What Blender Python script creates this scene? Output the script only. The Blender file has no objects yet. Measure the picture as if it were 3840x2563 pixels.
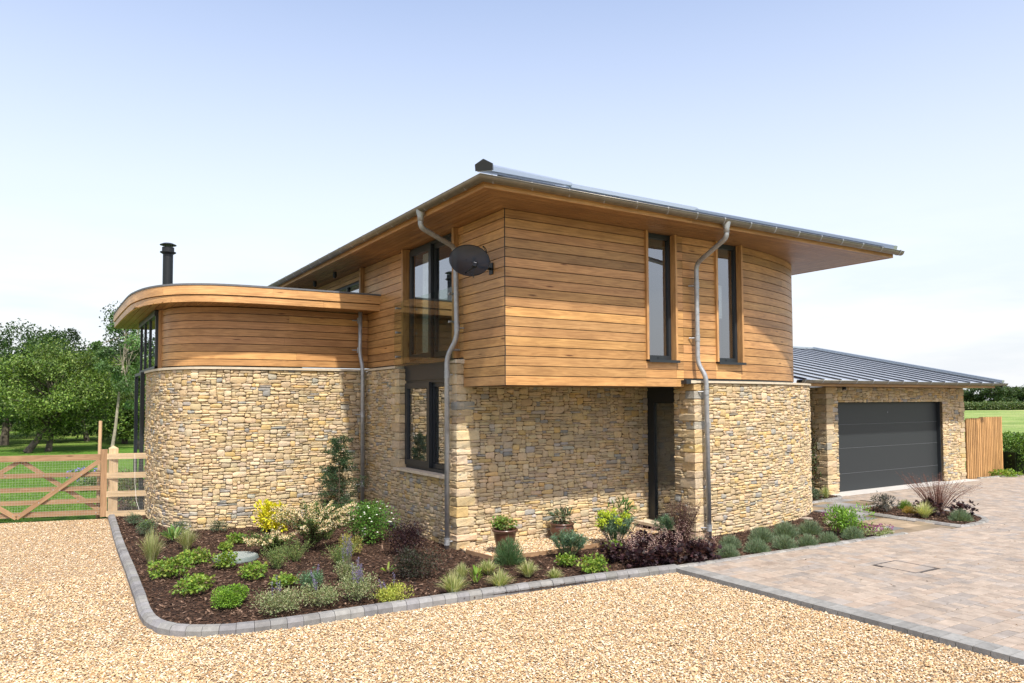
import bpy, math, random
import numpy as np
from mathutils import Vector
PI = math.pi
R = math.radians
rng = np.random.default_rng(7)
random.seed(7)
sc = bpy.context.scene
col = sc.collection

# ------------------------------------------------------------------ camera
cam = bpy.data.cameras.new('camera'); camo = bpy.data.objects.new('camera', cam); col.objects.link(camo)
sc.camera = camo
cam.sensor_width = 36.0; cam.lens = 2773.6 / 3840 * 36.0
cam.shift_y = 107.1 / 3840.0
cam.clip_start = 0.1; cam.clip_end = 6000
camo.location = (-5.618, -9.1235, 2.35)
th = R(55.8) + 0.0359; pt = 0.0423; ro = -0.0044
F = np.array([math.cos(th) * math.cos(pt), math.sin(th) * math.cos(pt), math.sin(pt)])
Rt = np.array([math.sin(th), -math.cos(th), 0.0]); U = np.cross(Rt, F)
R3 = Rt * math.cos(ro) + U * math.sin(ro); U3 = -Rt * math.sin(ro) + U * math.cos(ro)
from mathutils import Matrix
camo.rotation_euler = Matrix(((R3[0], U3[0], -F[0]), (R3[1], U3[1], -F[1]), (R3[2], U3[2], -F[2]))).to_euler()

# ------------------------------------------------------------------ sun, sky, exposure
SUN = np.array([0.19, 1.0, -1.49]); SUN /= np.linalg.norm(SUN)
sl = bpy.data.lights.new('sun', 'SUN'); slo = bpy.data.objects.new('sun', sl); col.objects.link(slo)
sl.energy = 5.0; sl.angle = R(1.6); sl.color = (1.0, 0.95, 0.86)
slo.rotation_euler = Vector(SUN).to_track_quat('-Z', 'Y').to_euler()
slo.location = (-4, -20, 30)
w = bpy.data.worlds.new('World'); sc.world = w; w.use_nodes = True
nt = w.node_tree; nt.nodes.clear()
N = nt.nodes.new; Lk = nt.links.new
out = N('ShaderNodeOutputWorld'); bg = N('ShaderNodeBackground'); sky = N('ShaderNodeTexSky')
sky.sky_type = 'NISHITA'; sky.sun_disc = False
sky.sun_elevation = math.asin(-SUN[2]); sky.sun_rotation = math.atan2(-SUN[0], -SUN[1])
sky.air_density = 1.0; sky.dust_density = 1.5; sky.ozone_density = 1.0
tc = N('ShaderNodeTexCoord'); mp = N('ShaderNodeMapping'); mp.inputs['Scale'].default_value = (1, 1, 3.2)
nz = N('ShaderNodeTexNoise'); nz.inputs['Scale'].default_value = 2.6; nz.inputs['Detail'].default_value = 7; nz.inputs['Roughness'].default_value = 0.55
Lk(tc.outputs['Generated'], mp.inputs['Vector']); Lk(mp.outputs['Vector'], nz.inputs['Vector'])
sep = N('ShaderNodeSeparateXYZ'); Lk(tc.outputs['Generated'], sep.inputs[0])
# cloud veil: thick over the horizon, thinning out overhead
alt = N('ShaderNodeMapRange'); alt.inputs['From Min'].default_value = 0.02; alt.inputs['From Max'].default_value = 0.50
alt.inputs['To Min'].default_value = 0.98; alt.inputs['To Max'].default_value = 0.12
Lk(sep.outputs['Z'], alt.inputs['Value'])
cr = N('ShaderNodeMapRange'); cr.inputs['From Min'].default_value = 0.30; cr.inputs['From Max'].default_value = 0.62
cr.inputs['To Min'].default_value = 0.98; cr.inputs['To Max'].default_value = 1.02
Lk(nz.outputs['Fac'], cr.inputs['Value'])
mul = N('ShaderNodeMath'); mul.operation = 'MULTIPLY'; mul.use_clamp = True
Lk(alt.outputs[0], mul.inputs[0]); Lk(cr.outputs[0], mul.inputs[1])
mixc = N('ShaderNodeMixRGB'); Lk(mul.outputs[0], mixc.inputs['Fac'])
gain = N('ShaderNodeVectorMath'); gain.operation = 'MULTIPLY'; gain.inputs[1].default_value = (2.6, 2.3, 2.2)
Lk(sky.outputs[0], gain.inputs[0]); Lk(gain.outputs[0], mixc.inputs['Color1'])
nz2 = N('ShaderNodeTexNoise'); nz2.inputs['Scale'].default_value = 3.2; nz2.inputs['Detail'].default_value = 8; nz2.inputs['Roughness'].default_value = 0.55
mp2 = N('ShaderNodeMapping'); mp2.inputs['Scale'].default_value = (1, 1, 5.5); mp2.inputs['Location'].default_value = (1.7, .4, .3)
Lk(tc.outputs['Generated'], mp2.inputs['Vector']); Lk(mp2.outputs['Vector'], nz2.inputs['Vector'])
cr2 = N('ShaderNodeMapRange'); cr2.inputs['From Min'].default_value = 0.47; cr2.inputs['From Max'].default_value = 0.66; Lk(nz2.outputs['Fac'], cr2.inputs['Value'])
lowz = N('ShaderNodeMapRange'); lowz.inputs['From Min'].default_value = 0.12; lowz.inputs['From Max'].default_value = 0.26; lowz.inputs['To Min'].default_value = 1.0; lowz.inputs['To Max'].default_value = 0.0; Lk(sep.outputs['Z'], lowz.inputs['Value'])
lm = N('ShaderNodeMath'); lm.operation = 'MULTIPLY'; Lk(lowz.outputs[0], lm.inputs[0]); Lk(cr2.outputs[0], lm.inputs[1])
cm = N('ShaderNodeMixRGB'); Lk(lm.outputs[0], cm.inputs['Fac']); cm.inputs['Color1'].default_value = (7.35, 7.5, 7.75, 1); cm.inputs['Color2'].default_value = (6.2, 6.65, 7.15, 1)
Lk(cm.outputs[0], mixc.inputs['Color2'])
Lk(mixc.outputs[0], bg.inputs['Color']); bg.inputs['Strength'].default_value = 0.10
Lk(bg.outputs[0], out.inputs['Surface'])
sc.view_settings.view_transform = 'Standard'; sc.view_settings.look = 'None'
sc.view_settings.gamma = 1; sc.view_settings.exposure = 0.40
try:
    sc.cycles.max_bounces = 7; sc.cycles.transparent_max_bounces = 12; sc.cycles.sample_clamp_indirect = 6
except Exception: pass

# ------------------------------------------------------------------ materials
class NT:
    def __init__(s, name):
        s.m = bpy.data.materials.new(name); s.m.use_nodes = True; s.t = s.m.node_tree
        s.b = s.t.nodes['Principled BSDF']; s.o = s.t.nodes['Material Output']
    def n(s, t, **k):
        x = s.t.nodes.new(t)
        for a, b in k.items():
            if a.startswith('i_'): x.inputs[a[2:].replace('_', ' ')].default_value = b
            else: setattr(x, a, b)
        return x
    def l(s, a, b): s.t.links.new(a, b)
    def noise(s, vec, scale, detail=4, rough=.5, dist=0.):
        x = s.n('ShaderNodeTexNoise'); x.inputs['Scale'].default_value = scale; x.inputs['Detail'].default_value = detail
        x.inputs['Roughness'].default_value = rough; x.inputs['Distortion'].default_value = dist
        if vec: s.l(vec, x.inputs['Vector'])
        return x
    def ramp(s, fac, stops):
        x = s.n('ShaderNodeValToRGB'); e = x.color_ramp.elements
        while len(e) < len(stops): e.new(.5)
        for i, (p, c) in enumerate(stops): e[i].position = p; e[i].color = tuple(c) + (1,) if len(c) == 3 else c
        s.l(fac, x.inputs[0]); return x
    def mix(s, a, b, fac=1., mode='MULTIPLY'):
        x = s.n('ShaderNodeMixRGB', blend_type=mode)
        for i, v in ((1, a), (2, b), (0, fac)):
            if isinstance(v, (int, float)): x.inputs[i].default_value = v if i == 0 else (v, v, v, 1)
            elif isinstance(v, tuple): x.inputs[i].default_value = v + (1,) if len(v) == 3 else v
            else: s.l(v, x.inputs[i])
        return x.outputs[0]
    def bump(s, h, strength=.4, dist=.01):
        x = s.n('ShaderNodeBump'); x.inputs['Strength'].default_value = strength; x.inputs['Distance'].default_value = dist
        s.l(h, x.inputs['Height']); s.l(x.outputs[0], s.b.inputs['Normal']); return x
    def attr(s, name='col'):
        x = s.n('ShaderNodeAttribute'); x.attribute_name = name; return x
    def obj(s):
        return s.n('ShaderNodeTexCoord').outputs['Object']
def setb(m, rough=.7, spec=.3, metal=0.):
    m.b.inputs['Roughness'].default_value = rough; m.b.inputs['Specular IOR Level'].default_value = spec; m.b.inputs['Metallic'].default_value = metal

M = {}
def m_stone():
    m = NT('rubble_stone'); a = m.attr(); o = m.obj()
    n1 = m.noise(o, 22, 5, .65); r1 = m.ramp(n1.outputs[0], [(.25, (.74, .72, .70)), (.5, (1, 1, 1)), (.78, (1.12, 1.06, .96))])
    c = m.mix(a.outputs['Color'], r1.outputs[0])
    n2 = m.noise(o, 4.5, 3); r2 = m.ramp(n2.outputs[0], [(.35, (.9, .92, .95)), (.65, (1.06, 1.02, .94))])
    c = m.mix(c, r2.outputs[0]); m.l(c, m.b.inputs['Base Color'])
    n3 = m.noise(o, 55, 6, .7); m.bump(n3.outputs[0], .8, .012); setb(m, .88, .2); return m.m
M['stone'] = m_stone()
def m_plain(name, c, rough=.6, spec=.3, metal=0., nscale=0, namt=.15, bump=0, bscale=40):
    m = NT(name); m.b.inputs['Base Color'].default_value = tuple(c) + (1,); setb(m, rough, spec, metal)
    if nscale:
        n = m.noise(m.obj(), nscale, 5, .6); r = m.ramp(n.outputs[0], [(.3, (1 - namt,) * 3), (.7, (1 + namt,) * 3)])
        m.l(m.mix(tuple(c), r.outputs[0]), m.b.inputs['Base Color'])
    if bump:
        n = m.noise(m.obj(), bscale, 5, .6); m.bump(n.outputs[0], bump, .01)
    return m.m
M['mortar'] = m_plain('joint_mortar', (.12, .09, .055), .95, .1, nscale=12, namt=.3, bump=.5)
M['cap'] = m_plain('sandstone_coping', (.50, .43, .32), .8, .2, nscale=9, namt=.12, bump=.15)
M['metal'] = m_plain('galvanised_steel', (.33, .345, .36), .42, .5, .45, nscale=14, namt=.18)
M['gutter'] = m_plain('weathered_zinc_gutter', (.19, .175, .14), .38, .5, .6, nscale=10, namt=.15)
M['dark'] = m_plain('anthracite_frame', (.018, .022, .026), .42, .4)
M['doorpaint'] = m_plain('anthracite_door_paint', (.021, .025, .027), .5, .4, nscale=120, namt=.06)
M['black'] = m_plain('black_matt_metal', (.010, .012, .014), .5, .35)
M['roofmetal'] = m_plain('standing_seam_zinc', (.37, .41, .46), .36, .5, .3, nscale=3, namt=.06)
M['roofdark'] = m_plain('roof_seam_dark', (.09, .10, .12), .45, .5, .3)
M['ridgecap'] = m_plain('bright_zinc_flashing', (.40, .45, .50), .3, .5, .7)
M['felt'] = m_plain('grey_roof_felt', (.12, .125, .135), .7, .3, nscale=12)
M['plaster'] = m_plain('interior_plaster', (.55, .54, .52), .9, .1)
M['curtain'] = m_plain('white_curtain', (.85, .84, .80), .9, .1, nscale=5)
M['concrete'] = m_plain('pale_concrete', (.42, .41, .39), .85, .2, nscale=6, namt=.1, bump=.2)
M['grate'] = m_plain('air_brick', (.42, .30, .19), .8, .2)
M['ceramic'] = m_plain('glazed_brown_pot', (.085, .038, .024), .28, .6, nscale=7, namt=.25)
M['soil'] = m_plain('potting_soil', (.03, .02, .014), .95, .1, nscale=30, bump=.6)
M['bark'] = m_plain('tree_bark', (.10, .085, .065), .95, .1, nscale=6, namt=.45, bump=.9, bscale=14)
M['palebark'] = m_plain('pale_young_bark', (.28, .25, .19), .9, .1, nscale=9, namt=.3, bump=.4)
M['rock'] = m_plain('pale_boulder', (.30, .26, .20), .9, .2, nscale=8, namt=.35, bump=.7, bscale=12)
M['cover'] = m_plain('green_grey_plastic_cover', (.12, .15, .14), .5, .4, nscale=10)
M['white'] = m_plain('white_print', (.8, .8, .8), .5, .3)
M['rope'] = m_plain('pale_cord', (.7, .68, .64), .8, .2)
M['wire'] = m_plain('galvanised_wire', (.42, .42, .38), .45, .5, .6)
def m_glass():
    m = NT('window_glass'); t = m.t
    g = m.n('ShaderNodeBsdfGlossy'); g.inputs['Roughness'].default_value = .004; g.inputs['Color'].default_value = (.92, .95, 1, 1)
    tr = m.n('ShaderNodeBsdfTransparent'); tr.inputs['Color'].default_value = (.78, .82, .82, 1)
    fr = m.n('ShaderNodeFresnel'); fr.inputs['IOR'].default_value = 1.75
    mx = m.n('ShaderNodeMixShader'); ad = m.n('ShaderNodeMath', operation='MULTIPLY_ADD', use_clamp=True)
    m.l(fr.outputs[0], ad.inputs[0]); ad.inputs[1].default_value = 1.4; ad.inputs[2].default_value = .16
    gb = m.n('ShaderNodeNewGeometry'); ib = m.n('ShaderNodeMath', operation='SUBTRACT'); ib.inputs[0].default_value = 1.; m.l(gb.outputs['Backfacing'], ib.inputs[1]); kb = m.n('ShaderNodeMath', operation='MULTIPLY'); m.l(ib.outputs[0], kb.inputs[1]); m.l(ad.outputs[0], kb.inputs[0]); m.l(kb.outputs[0], mx.inputs[0]); m.l(tr.outputs[0], mx.inputs[1]); m.l(g.outputs[0], mx.inputs[2]); m.l(mx.outputs[0], m.o.inputs[0]); return m.m
M['glass'] = m_glass()
def m_clear():
    m = NT('clear_balcony_glass')
    g = m.n('ShaderNodeBsdfGlossy'); g.inputs['Roughness'].default_value = .003
    tr = m.n('ShaderNodeBsdfTransparent'); tr.inputs['Color'].default_value = (.86, .90, .86, 1)
    fr = m.n('ShaderNodeFresnel'); fr.inputs['IOR'].default_value = 1.5; mx = m.n('ShaderNodeMixShader')
    mf = m.n('ShaderNodeMath', operation='MULTIPLY'); mf.inputs[1].default_value = .85; m.l(fr.outputs[0], mf.inputs[0]); gb = m.n('ShaderNodeNewGeometry'); ib = m.n('ShaderNodeMath', operation='SUBTRACT'); ib.inputs[0].default_value = 1.; m.l(gb.outputs['Backfacing'], ib.inputs[1]); kb = m.n('ShaderNodeMath', operation='MULTIPLY'); m.l(ib.outputs[0], kb.inputs[1]); m.l(mf.outputs[0], kb.inputs[0]); m.l(kb.outputs[0], mx.inputs[0]); m.l(tr.outputs[0], mx.inputs[1]); m.l(g.outputs[0], mx.inputs[2]); m.l(mx.outputs[0], m.o.inputs[0]); return m.m
M['clear'] = m_clear()
def m_mesh():
    m = NT('perforated_dish_mesh'); m.b.inputs['Base Color'].default_value = (.016, .018, .021, 1); setb(m, .45, .4)
    tr = m.n('ShaderNodeBsdfTransparent'); mx = m.n('ShaderNodeMixShader'); mx.inputs[0].default_value = .93
    m.l(tr.outputs[0], mx.inputs[1]); m.l(m.b.outputs[0], mx.inputs[2]); m.l(mx.outputs[0], m.o.inputs[0]); return m.m
M['dishmesh'] = m_mesh()
def m_wood(name, light, dark, rough=.55, knots=True, gs=1.):
    # 'guv' = (along grain, across grain, board seed)
    m = NT(name); a = m.attr(); g = m.attr('guv'); s = m.n('ShaderNodeSeparateXYZ'); m.l(g.outputs['Vector'], s.inputs[0])
    def cmb(sx, sy, sz):
        c = m.n('ShaderNodeCombineXYZ')
        for i, k in enumerate((sx, sy, sz)):
            q = m.n('ShaderNodeMath', operation='MULTIPLY'); q.inputs[1].default_value = k; m.l(s.outputs[i], q.inputs[0]); m.l(q.outputs[0], c.inputs[i])
        return c.outputs[0]
    v1 = cmb(.8 * gs, 6, 3.7); n0 = m.noise(v1, 1.4, 3, .5)
    wv = m.n('ShaderNodeMath', operation='MULTIPLY_ADD'); m.l(n0.outputs[0], wv.inputs[0]); wv.inputs[1].default_value = 42.; wv.inputs[2].default_value = 0
    sn = m.n('ShaderNodeMath', operation='SINE'); m.l(wv.outputs[0], sn.inputs[0])
    v2 = cmb(1.1 * gs, 95, 11); n2 = m.noise(v2, 1.0, 3, .55)
    ad = m.n('ShaderNodeMath', operation='MULTIPLY_ADD'); m.l(sn.outputs[0], ad.inputs[0]); ad.inputs[1].default_value = .085; m.l(n2.outputs[0], ad.inputs[2])
    r = m.ramp(ad.outputs[0], [(.22, dark), (.66, light)])
    v3 = cmb(.9, 3, 5.1); n3 = m.noise(v3, 1.5, 3); r3 = m.ramp(n3.outputs[0], [(.3, (.84, .82, .80)), (.62, (1.04, 1.04, 1.04))])
    c = m.mix(r.outputs[0], r3.outputs[0]); c = m.mix(c, a.outputs['Color'])
    if knots:
        vk = cmb(1.0, 7, 2.3); vo = m.n('ShaderNodeTexVoronoi'); vo.inputs['Scale'].default_value = 1.0; m.l(vk, vo.inputs['Vector'])
        rk = m.ramp(vo.outputs['Distance'], [(.045, (.28, .19, .15)), (.10, (1, 1, 1))]); c = m.mix(c, rk.outputs[0])
    nw = m.noise(m.obj(), 1.3, 4, .6); rw = m.ramp(nw.outputs[0], [(.32, (.86, .84, .83)), (.62, (1.06, 1.06, 1.05))]); c = m.mix(c, rw.outputs[0])
    m.l(c, m.b.inputs['Base Color']); m.bump(n2.outputs[0], .15, .004); setb(m, rough, .35); return m.m
M['cedar'] = m_wood('oiled_cedar_cladding', (.53, .30, .122), (.31, .16, .062), .45)
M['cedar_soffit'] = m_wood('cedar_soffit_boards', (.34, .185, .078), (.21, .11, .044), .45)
M['gatewood'] = m_wood('brown_treated_timber', (.34, .215, .12), (.21, .125, .065), .7)
M['palewood'] = m_wood('pale_new_softwood', (.56, .43, .27), (.42, .30, .17), .7)
M['fencewood'] = m_wood('orange_treated_battens', (.50, .29, .12), (.30, .16, .06), .7, gs=.8)
def m_col(name, rough=.85, spec=.2, nscale=30, amt=.15, bump=.3, bscale=60):
    m = NT(name); a = m.attr(); o = m.obj(); n = m.noise(o, nscale, 4, .6)
    r = m.ramp(n.outputs[0], [(.3, (1 - amt,) * 3), (.7, (1 + amt,) * 3)]); m.l(m.mix(a.outputs['Color'], r.outputs[0]), m.b.inputs['Base Color'])
    n2 = m.noise(o, bscale, 4, .6); m.bump(n2.outputs[0], bump, .006); setb(m, rough, spec); return m.m
M['gravelstone'] = m_col('gravel_stone', .75, .25)
M['block'] = m_col('concrete_block_paver', .85, .2, 9, .16, .35, 120)
def stain(mat, sc_, lo, hi, c):
    t = mat.node_tree; b = t.nodes['Principled BSDF']; l = b.inputs['Base Color'].links[0]; src = l.from_socket; n = t.nodes.new('ShaderNodeTexNoise'); n.inputs['Scale'].default_value = sc_; n.inputs['Detail'].default_value = 6; n.inputs['Roughness'].default_value = .65
    tc_ = t.nodes.new('ShaderNodeTexCoord'); t.links.new(tc_.outputs['Object'], n.inputs['Vector']); r = t.nodes.new('ShaderNodeValToRGB'); r.color_ramp.elements[0].position = lo; r.color_ramp.elements[0].color = (1, 1, 1, 1); r.color_ramp.elements[1].position = hi; r.color_ramp.elements[1].color = c + (1,)
    t.links.new(n.outputs[0], r.inputs[0]); x = t.nodes.new('ShaderNodeMixRGB'); x.blend_type = 'MULTIPLY'; x.inputs[0].default_value = 1; t.links.new(src, x.inputs[1]); t.links.new(r.outputs[0], x.inputs[2]); t.links.new(x.outputs[0], b.inputs['Base Color'])
stain(M['block'], .9, .54, .78, (.74, .73, .72)); stain(M['stone'], .7, .52, .75, (.84, .83, .80))
M['kerb'] = m_col('grey_kerb_block', .85, .2, 14, .18, .3, 60)
M['chip'] = m_col('bark_chip', .9, .15, 40, .3, .4)
M['slate'] = m_col('damp_slate_flag', .45, .4, 2.2, .35, .25, 8)
def m_leaf(name, tl=.35, rough=.5, spec=.35):
    m = NT(name); a = m.attr(); m.l(a.outputs['Color'], m.b.inputs['Base Color']); setb(m, rough, spec)
    t = m.n('ShaderNodeBsdfTranslucent'); c = m.mix(a.outputs['Color'], (1.25, 1.2, .6)); m.l(c, t.inputs['Color'])
    mx = m.n('ShaderNodeMixShader'); mx.inputs[0].default_value = tl
    m.l(m.b.outputs[0], mx.inputs[1]); m.l(t.outputs[0], mx.inputs[2]); m.l(mx.outputs[0], m.o.inputs[0]); return m.m
M['leaf'] = m_leaf('leaf'); M['flower'] = m_leaf('petal', .25, .7, .1); M['stem'] = m_leaf('stem', .05, .7, .2)
def m_grass(name, a1, a2, a3, s1=.35, s2=9):
    m = NT(name); o = m.obj(); n1 = m.noise(o, s1, 4, .6); r = m.ramp(n1.outputs[0], [(.3, a1), (.5, a2), (.72, a3)])
    n2 = m.noise(o, s2, 5, .7); r2 = m.ramp(n2.outputs[0], [(.25, (.6, .62, .6)), (.7, (1.25, 1.22, 1.1))])
    m.l(m.mix(r.outputs[0], r2.outputs[0]), m.b.inputs['Base Color']); n3 = m.noise(o, 30, 5, .7); m.bump(n3.outputs[0], .9, .05); setb(m, .9, .15); return m.m
M['lawn'] = m_grass('mown_lawn', (.065, .145, .016), (.085, .18, .02), (.115, .21, .032), .5)
M['rough'] = m_grass('orchard_grass', (.075, .14, .025), (.12, .20, .035), (.21, .25, .07), .25, 3)
M['field'] = m_grass('meadow_field', (.13, .20, .05), (.19, .27, .08), (.30, .33, .14), .05, .5)
def m_gravelbase():
    m = NT('gravel_bed'); o = m.obj(); v = m.n('ShaderNodeTexVoronoi'); v.inputs['Scale'].default_value = 60; m.l(o, v.inputs['Vector'])
    s = m.n('ShaderNodeSeparateXYZ'); m.l(v.outputs['Color'], s.inputs[0])
    r = m.ramp(s.outputs[0], [(.0, (.34, .22, .12)), (.3, (.52, .37, .21)), (.6, (.62, .49, .33)), (1., (.72, .65, .54))])
    r2 = m.ramp(v.outputs['Distance'], [(.3, (1, 1, 1)), (.66, (.5, .42, .33))]); m.l(m.mix(r.outputs[0], r2.outputs[0]), m.b.inputs['Base Color'])
    inv = m.n('ShaderNodeMath', operation='SUBTRACT'); inv.inputs[0].default_value = 1.; m.l(v.outputs['Distance'], inv.inputs[1]); m.bump(inv.outputs[0], 1., .02)
    setb(m, .85, .2); return m.m
M['gravel'] = m_gravelbase()
def m_mulch():
    m = NT('bark_mulch'); o = m.obj(); v = m.n('ShaderNodeTexVoronoi'); v.inputs['Scale'].default_value = 34; m.l(o, v.inputs['Vector'])
    s = m.n('ShaderNodeSeparateXYZ'); m.l(v.outputs['Color'], s.inputs[0])
    r = m.ramp(s.outputs[0], [(.0, (.018, .010, .007)), (.6, (.05, .028, .018)), (1., (.12, .065, .04))]); m.l(r.outputs[0], m.b.inputs['Base Color'])
    n = m.noise(o, 60, 4, .7); m.bump(n.outputs[0], 1., .03); setb(m, .9, .15); return m.m
M['mulch'] = m_mulch()

# ------------------------------------------------------------------ mesh builder
class MB:
    def __init__(s): s.V = []; s.L = []; s.T = []; s.C = []; s.G = []; s.n = 0
    def add(s, V, faces, c=(1, 1, 1), g=None):
        V = np.asarray(V, float); k = len(V)
        s.V.append(V)
        for f in faces: s.L.append(np.asarray(f) + s.n); s.T.append(len(f))
        cc = np.empty((len(faces), 3)); cc[:] = c; s.C.append(cc)
        if g is None: g = np.zeros((k, 3))
        s.G.append(np.asarray(g, float)); s.n += k
    def many(s, V, tmpl, C):
        # V (n,k,3), tmpl: list of faces on k verts (same size), C (n,3)
        n, k = V.shape[:2]
        if n == 0: return
        s.V.append(V.reshape(-1, 3)); s.G.append(np.zeros((n * k, 3)))
        base = s.n + np.arange(n)[:, None] * k
        fs = len(tmpl[0]); idx = np.concatenate([base + np.array(f)[None, :] for f in tmpl], axis=1)
        s.L.append(idx.reshape(-1)); s.T += [fs] * (n * len(tmpl)); s.C.append(np.repeat(C, len(tmpl), axis=0)); s.n += n * k
    def box(s, x0, x1, y0, y1, z0, z1, c=(1, 1, 1), seed=None, gd=0):
        V = [(x, y, z) for z in (z0, z1) for y in (y0, y1) for x in (x0, x1)]
        s.add(V, BOXF, c, boxg(V, seed, gd))
    def obox(s, p0, p1, w, h, c=(1, 1, 1), up=(0, 0, 1), seed=None):
        # beam from p0 to p1, width w (side), height h (up)
        p0 = np.array(p0, float); p1 = np.array(p1, float); d = p1 - p0; L = np.linalg.norm(d); d /= L
        u = np.array(up, float); sd = np.cross(d, u); sd /= np.linalg.norm(sd); u = np.cross(sd, d)
        V = []; G = []; sd_ = rng.random() * 50 if seed is None else seed
        for t, p in ((0, p0), (L, p1)):
            for a in (-1, 1):
                for b in (-1, 1):
                    V.append(p + sd * a * w / 2 + u * b * h / 2); G.append((t + sd_, a * w / 2 + b * h / 2 + sd_ * .37, sd_))
        s.add(V, [(0, 1, 3, 2), (4, 6, 7, 5), (0, 4, 5, 1), (2, 3, 7, 6), (0, 2, 6, 4), (1, 5, 7, 3)], c, G)
    def tube(s, pts, r, k=12, c=(1, 1, 1), cap=True):
        pts = [np.array(p, float) for p in pts]; n = len(pts)
        rr = r if hasattr(r, '__len__') else [r] * n
        V = []; ref = None
        for i in range(n):
            d = pts[min(i + 1, n - 1)] - pts[max(i - 1, 0)]; d /= (np.linalg.norm(d) + 1e-12)
            if ref is None: ref = np.cross(d, (0, 0, 1) if abs(d[2]) < .9 else (1, 0, 0))
            ref = ref - d * (ref @ d); ref /= np.linalg.norm(ref); b = np.cross(d, ref)
            for j in range(k):
                a = 2 * PI * j / k; V.append(pts[i] + (ref * math.cos(a) + b * math.sin(a)) * rr[i])
        Fc = [(i * k + j, i * k + (j + 1) % k, (i + 1) * k + (j + 1) % k, (i + 1) * k + j) for i in range(n - 1) for j in range(k)]
        if cap: Fc += [tuple(range(k))[::-1], tuple((n - 1) * k + j for j in range(k))]
        s.add(V, Fc, c)
    def lathe(s, prof, cx, cy, k=28, c=(1, 1, 1)):
        V = []; n = len(prof)
        for (r, z) in prof:
            for j in range(k): a = 2 * PI * j / k; V.append((cx + r * math.cos(a), cy + r * math.sin(a), z))
        s.add(V, [(i * k + j, i * k + (j + 1) % k, (i + 1) * k + (j + 1) % k, (i + 1) * k + j) for i in range(n - 1) for j in range(k)], c)
    def poly(s, pts, z0, z1=None, c=(1, 1, 1)):
        n = len(pts)
        if z1 is None: s.add([(x, y, z0) for x, y in pts], [tuple(range(n))], c); return
        s.add([(x, y, z0) for x, y in pts] + [(x, y, z1) for x, y in pts],
              [tuple(range(n))[::-1], tuple(range(n, 2 * n))] + [(i, (i + 1) % n, n + (i + 1) % n, n + i) for i in range(n)], c)
    def build(s, name, mat, parent=None, smooth=False, at=(0, 0, 0)):
        me = bpy.data.meshes.new(name); V = np.concatenate(s.V) - np.array(at)
        me.vertices.add(len(V)); me.vertices.foreach_set('co', V.astype(np.float32).ravel())
        L = np.concatenate([np.ravel(x) for x in s.L]).astype(np.int32); T = np.array(s.T, np.int32)
        me.loops.add(len(L)); me.loops.foreach_set('vertex_index', L)
        st = np.zeros(len(T), np.int32); st[1:] = np.cumsum(T)[:-1]
        me.polygons.add(len(T)); me.polygons.foreach_set('loop_start', st)
        me.update(calc_edges=True); me.validate()
        C = np.concatenate(s.C); at_ = me.attributes.new('col', 'FLOAT_COLOR', 'FACE')
        if len(me.polygons) == len(C):
            at_.data.foreach_set('color', np.concatenate([C, np.ones((len(C), 1))], 1).astype(np.float32).ravel())
        G = np.concatenate(s.G); ag = me.attributes.new('guv', 'FLOAT_VECTOR', 'POINT'); ag.data.foreach_set('vector', G.astype(np.float32).ravel())
        me.polygons.foreach_set('use_smooth', np.full(len(me.polygons), bool(smooth)))
        me.materials.append(mat)
        o = bpy.data.objects.new(name, me); col.objects.link(o)
        if parent: o.parent = parent
        else: o.location = at
        return o
BOXF = [(0, 2, 3, 1), (4, 5, 7, 6), (0, 1, 5, 4), (2, 6, 7, 3), (0, 4, 6, 2), (1, 3, 7, 5)]
def boxg(V, seed, gd):
    V = np.array(V, float); sd = rng.random() * 50 if seed is None else seed
    o = [i for i in range(3) if i != gd]; return np.stack([V[:, gd] + sd, V[:, o[0]] + V[:, o[1]] + sd * .37, np.full(len(V), sd)], 1)
def tag(o, label=None, cat=None, group=None, kind=None):
    if label: o['label'] = label
    if cat: o['category'] = cat
    if group: o['group'] = group
    if kind: o['kind'] = kind
    return o
def empty(name, loc=(0, 0, 0), rz=0):
    o = bpy.data.objects.new(name, None); col.objects.link(o); o.location = loc; o.rotation_euler = (0, 0, rz); o.empty_display_size = .2; return o
def inpoly(x, y, P):
    x = np.asarray(x); y = np.asarray(y); r = np.zeros(x.shape, bool); n = len(P); j = n - 1
    for i in range(n):
        xi, yi = P[i]; xj, yj = P[j]
        c = ((yi > y) != (yj > y)) & (x < (xj - xi) * (y - yi) / (yj - yi + 1e-12) + xi); r ^= c; j = i
    return r

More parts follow.
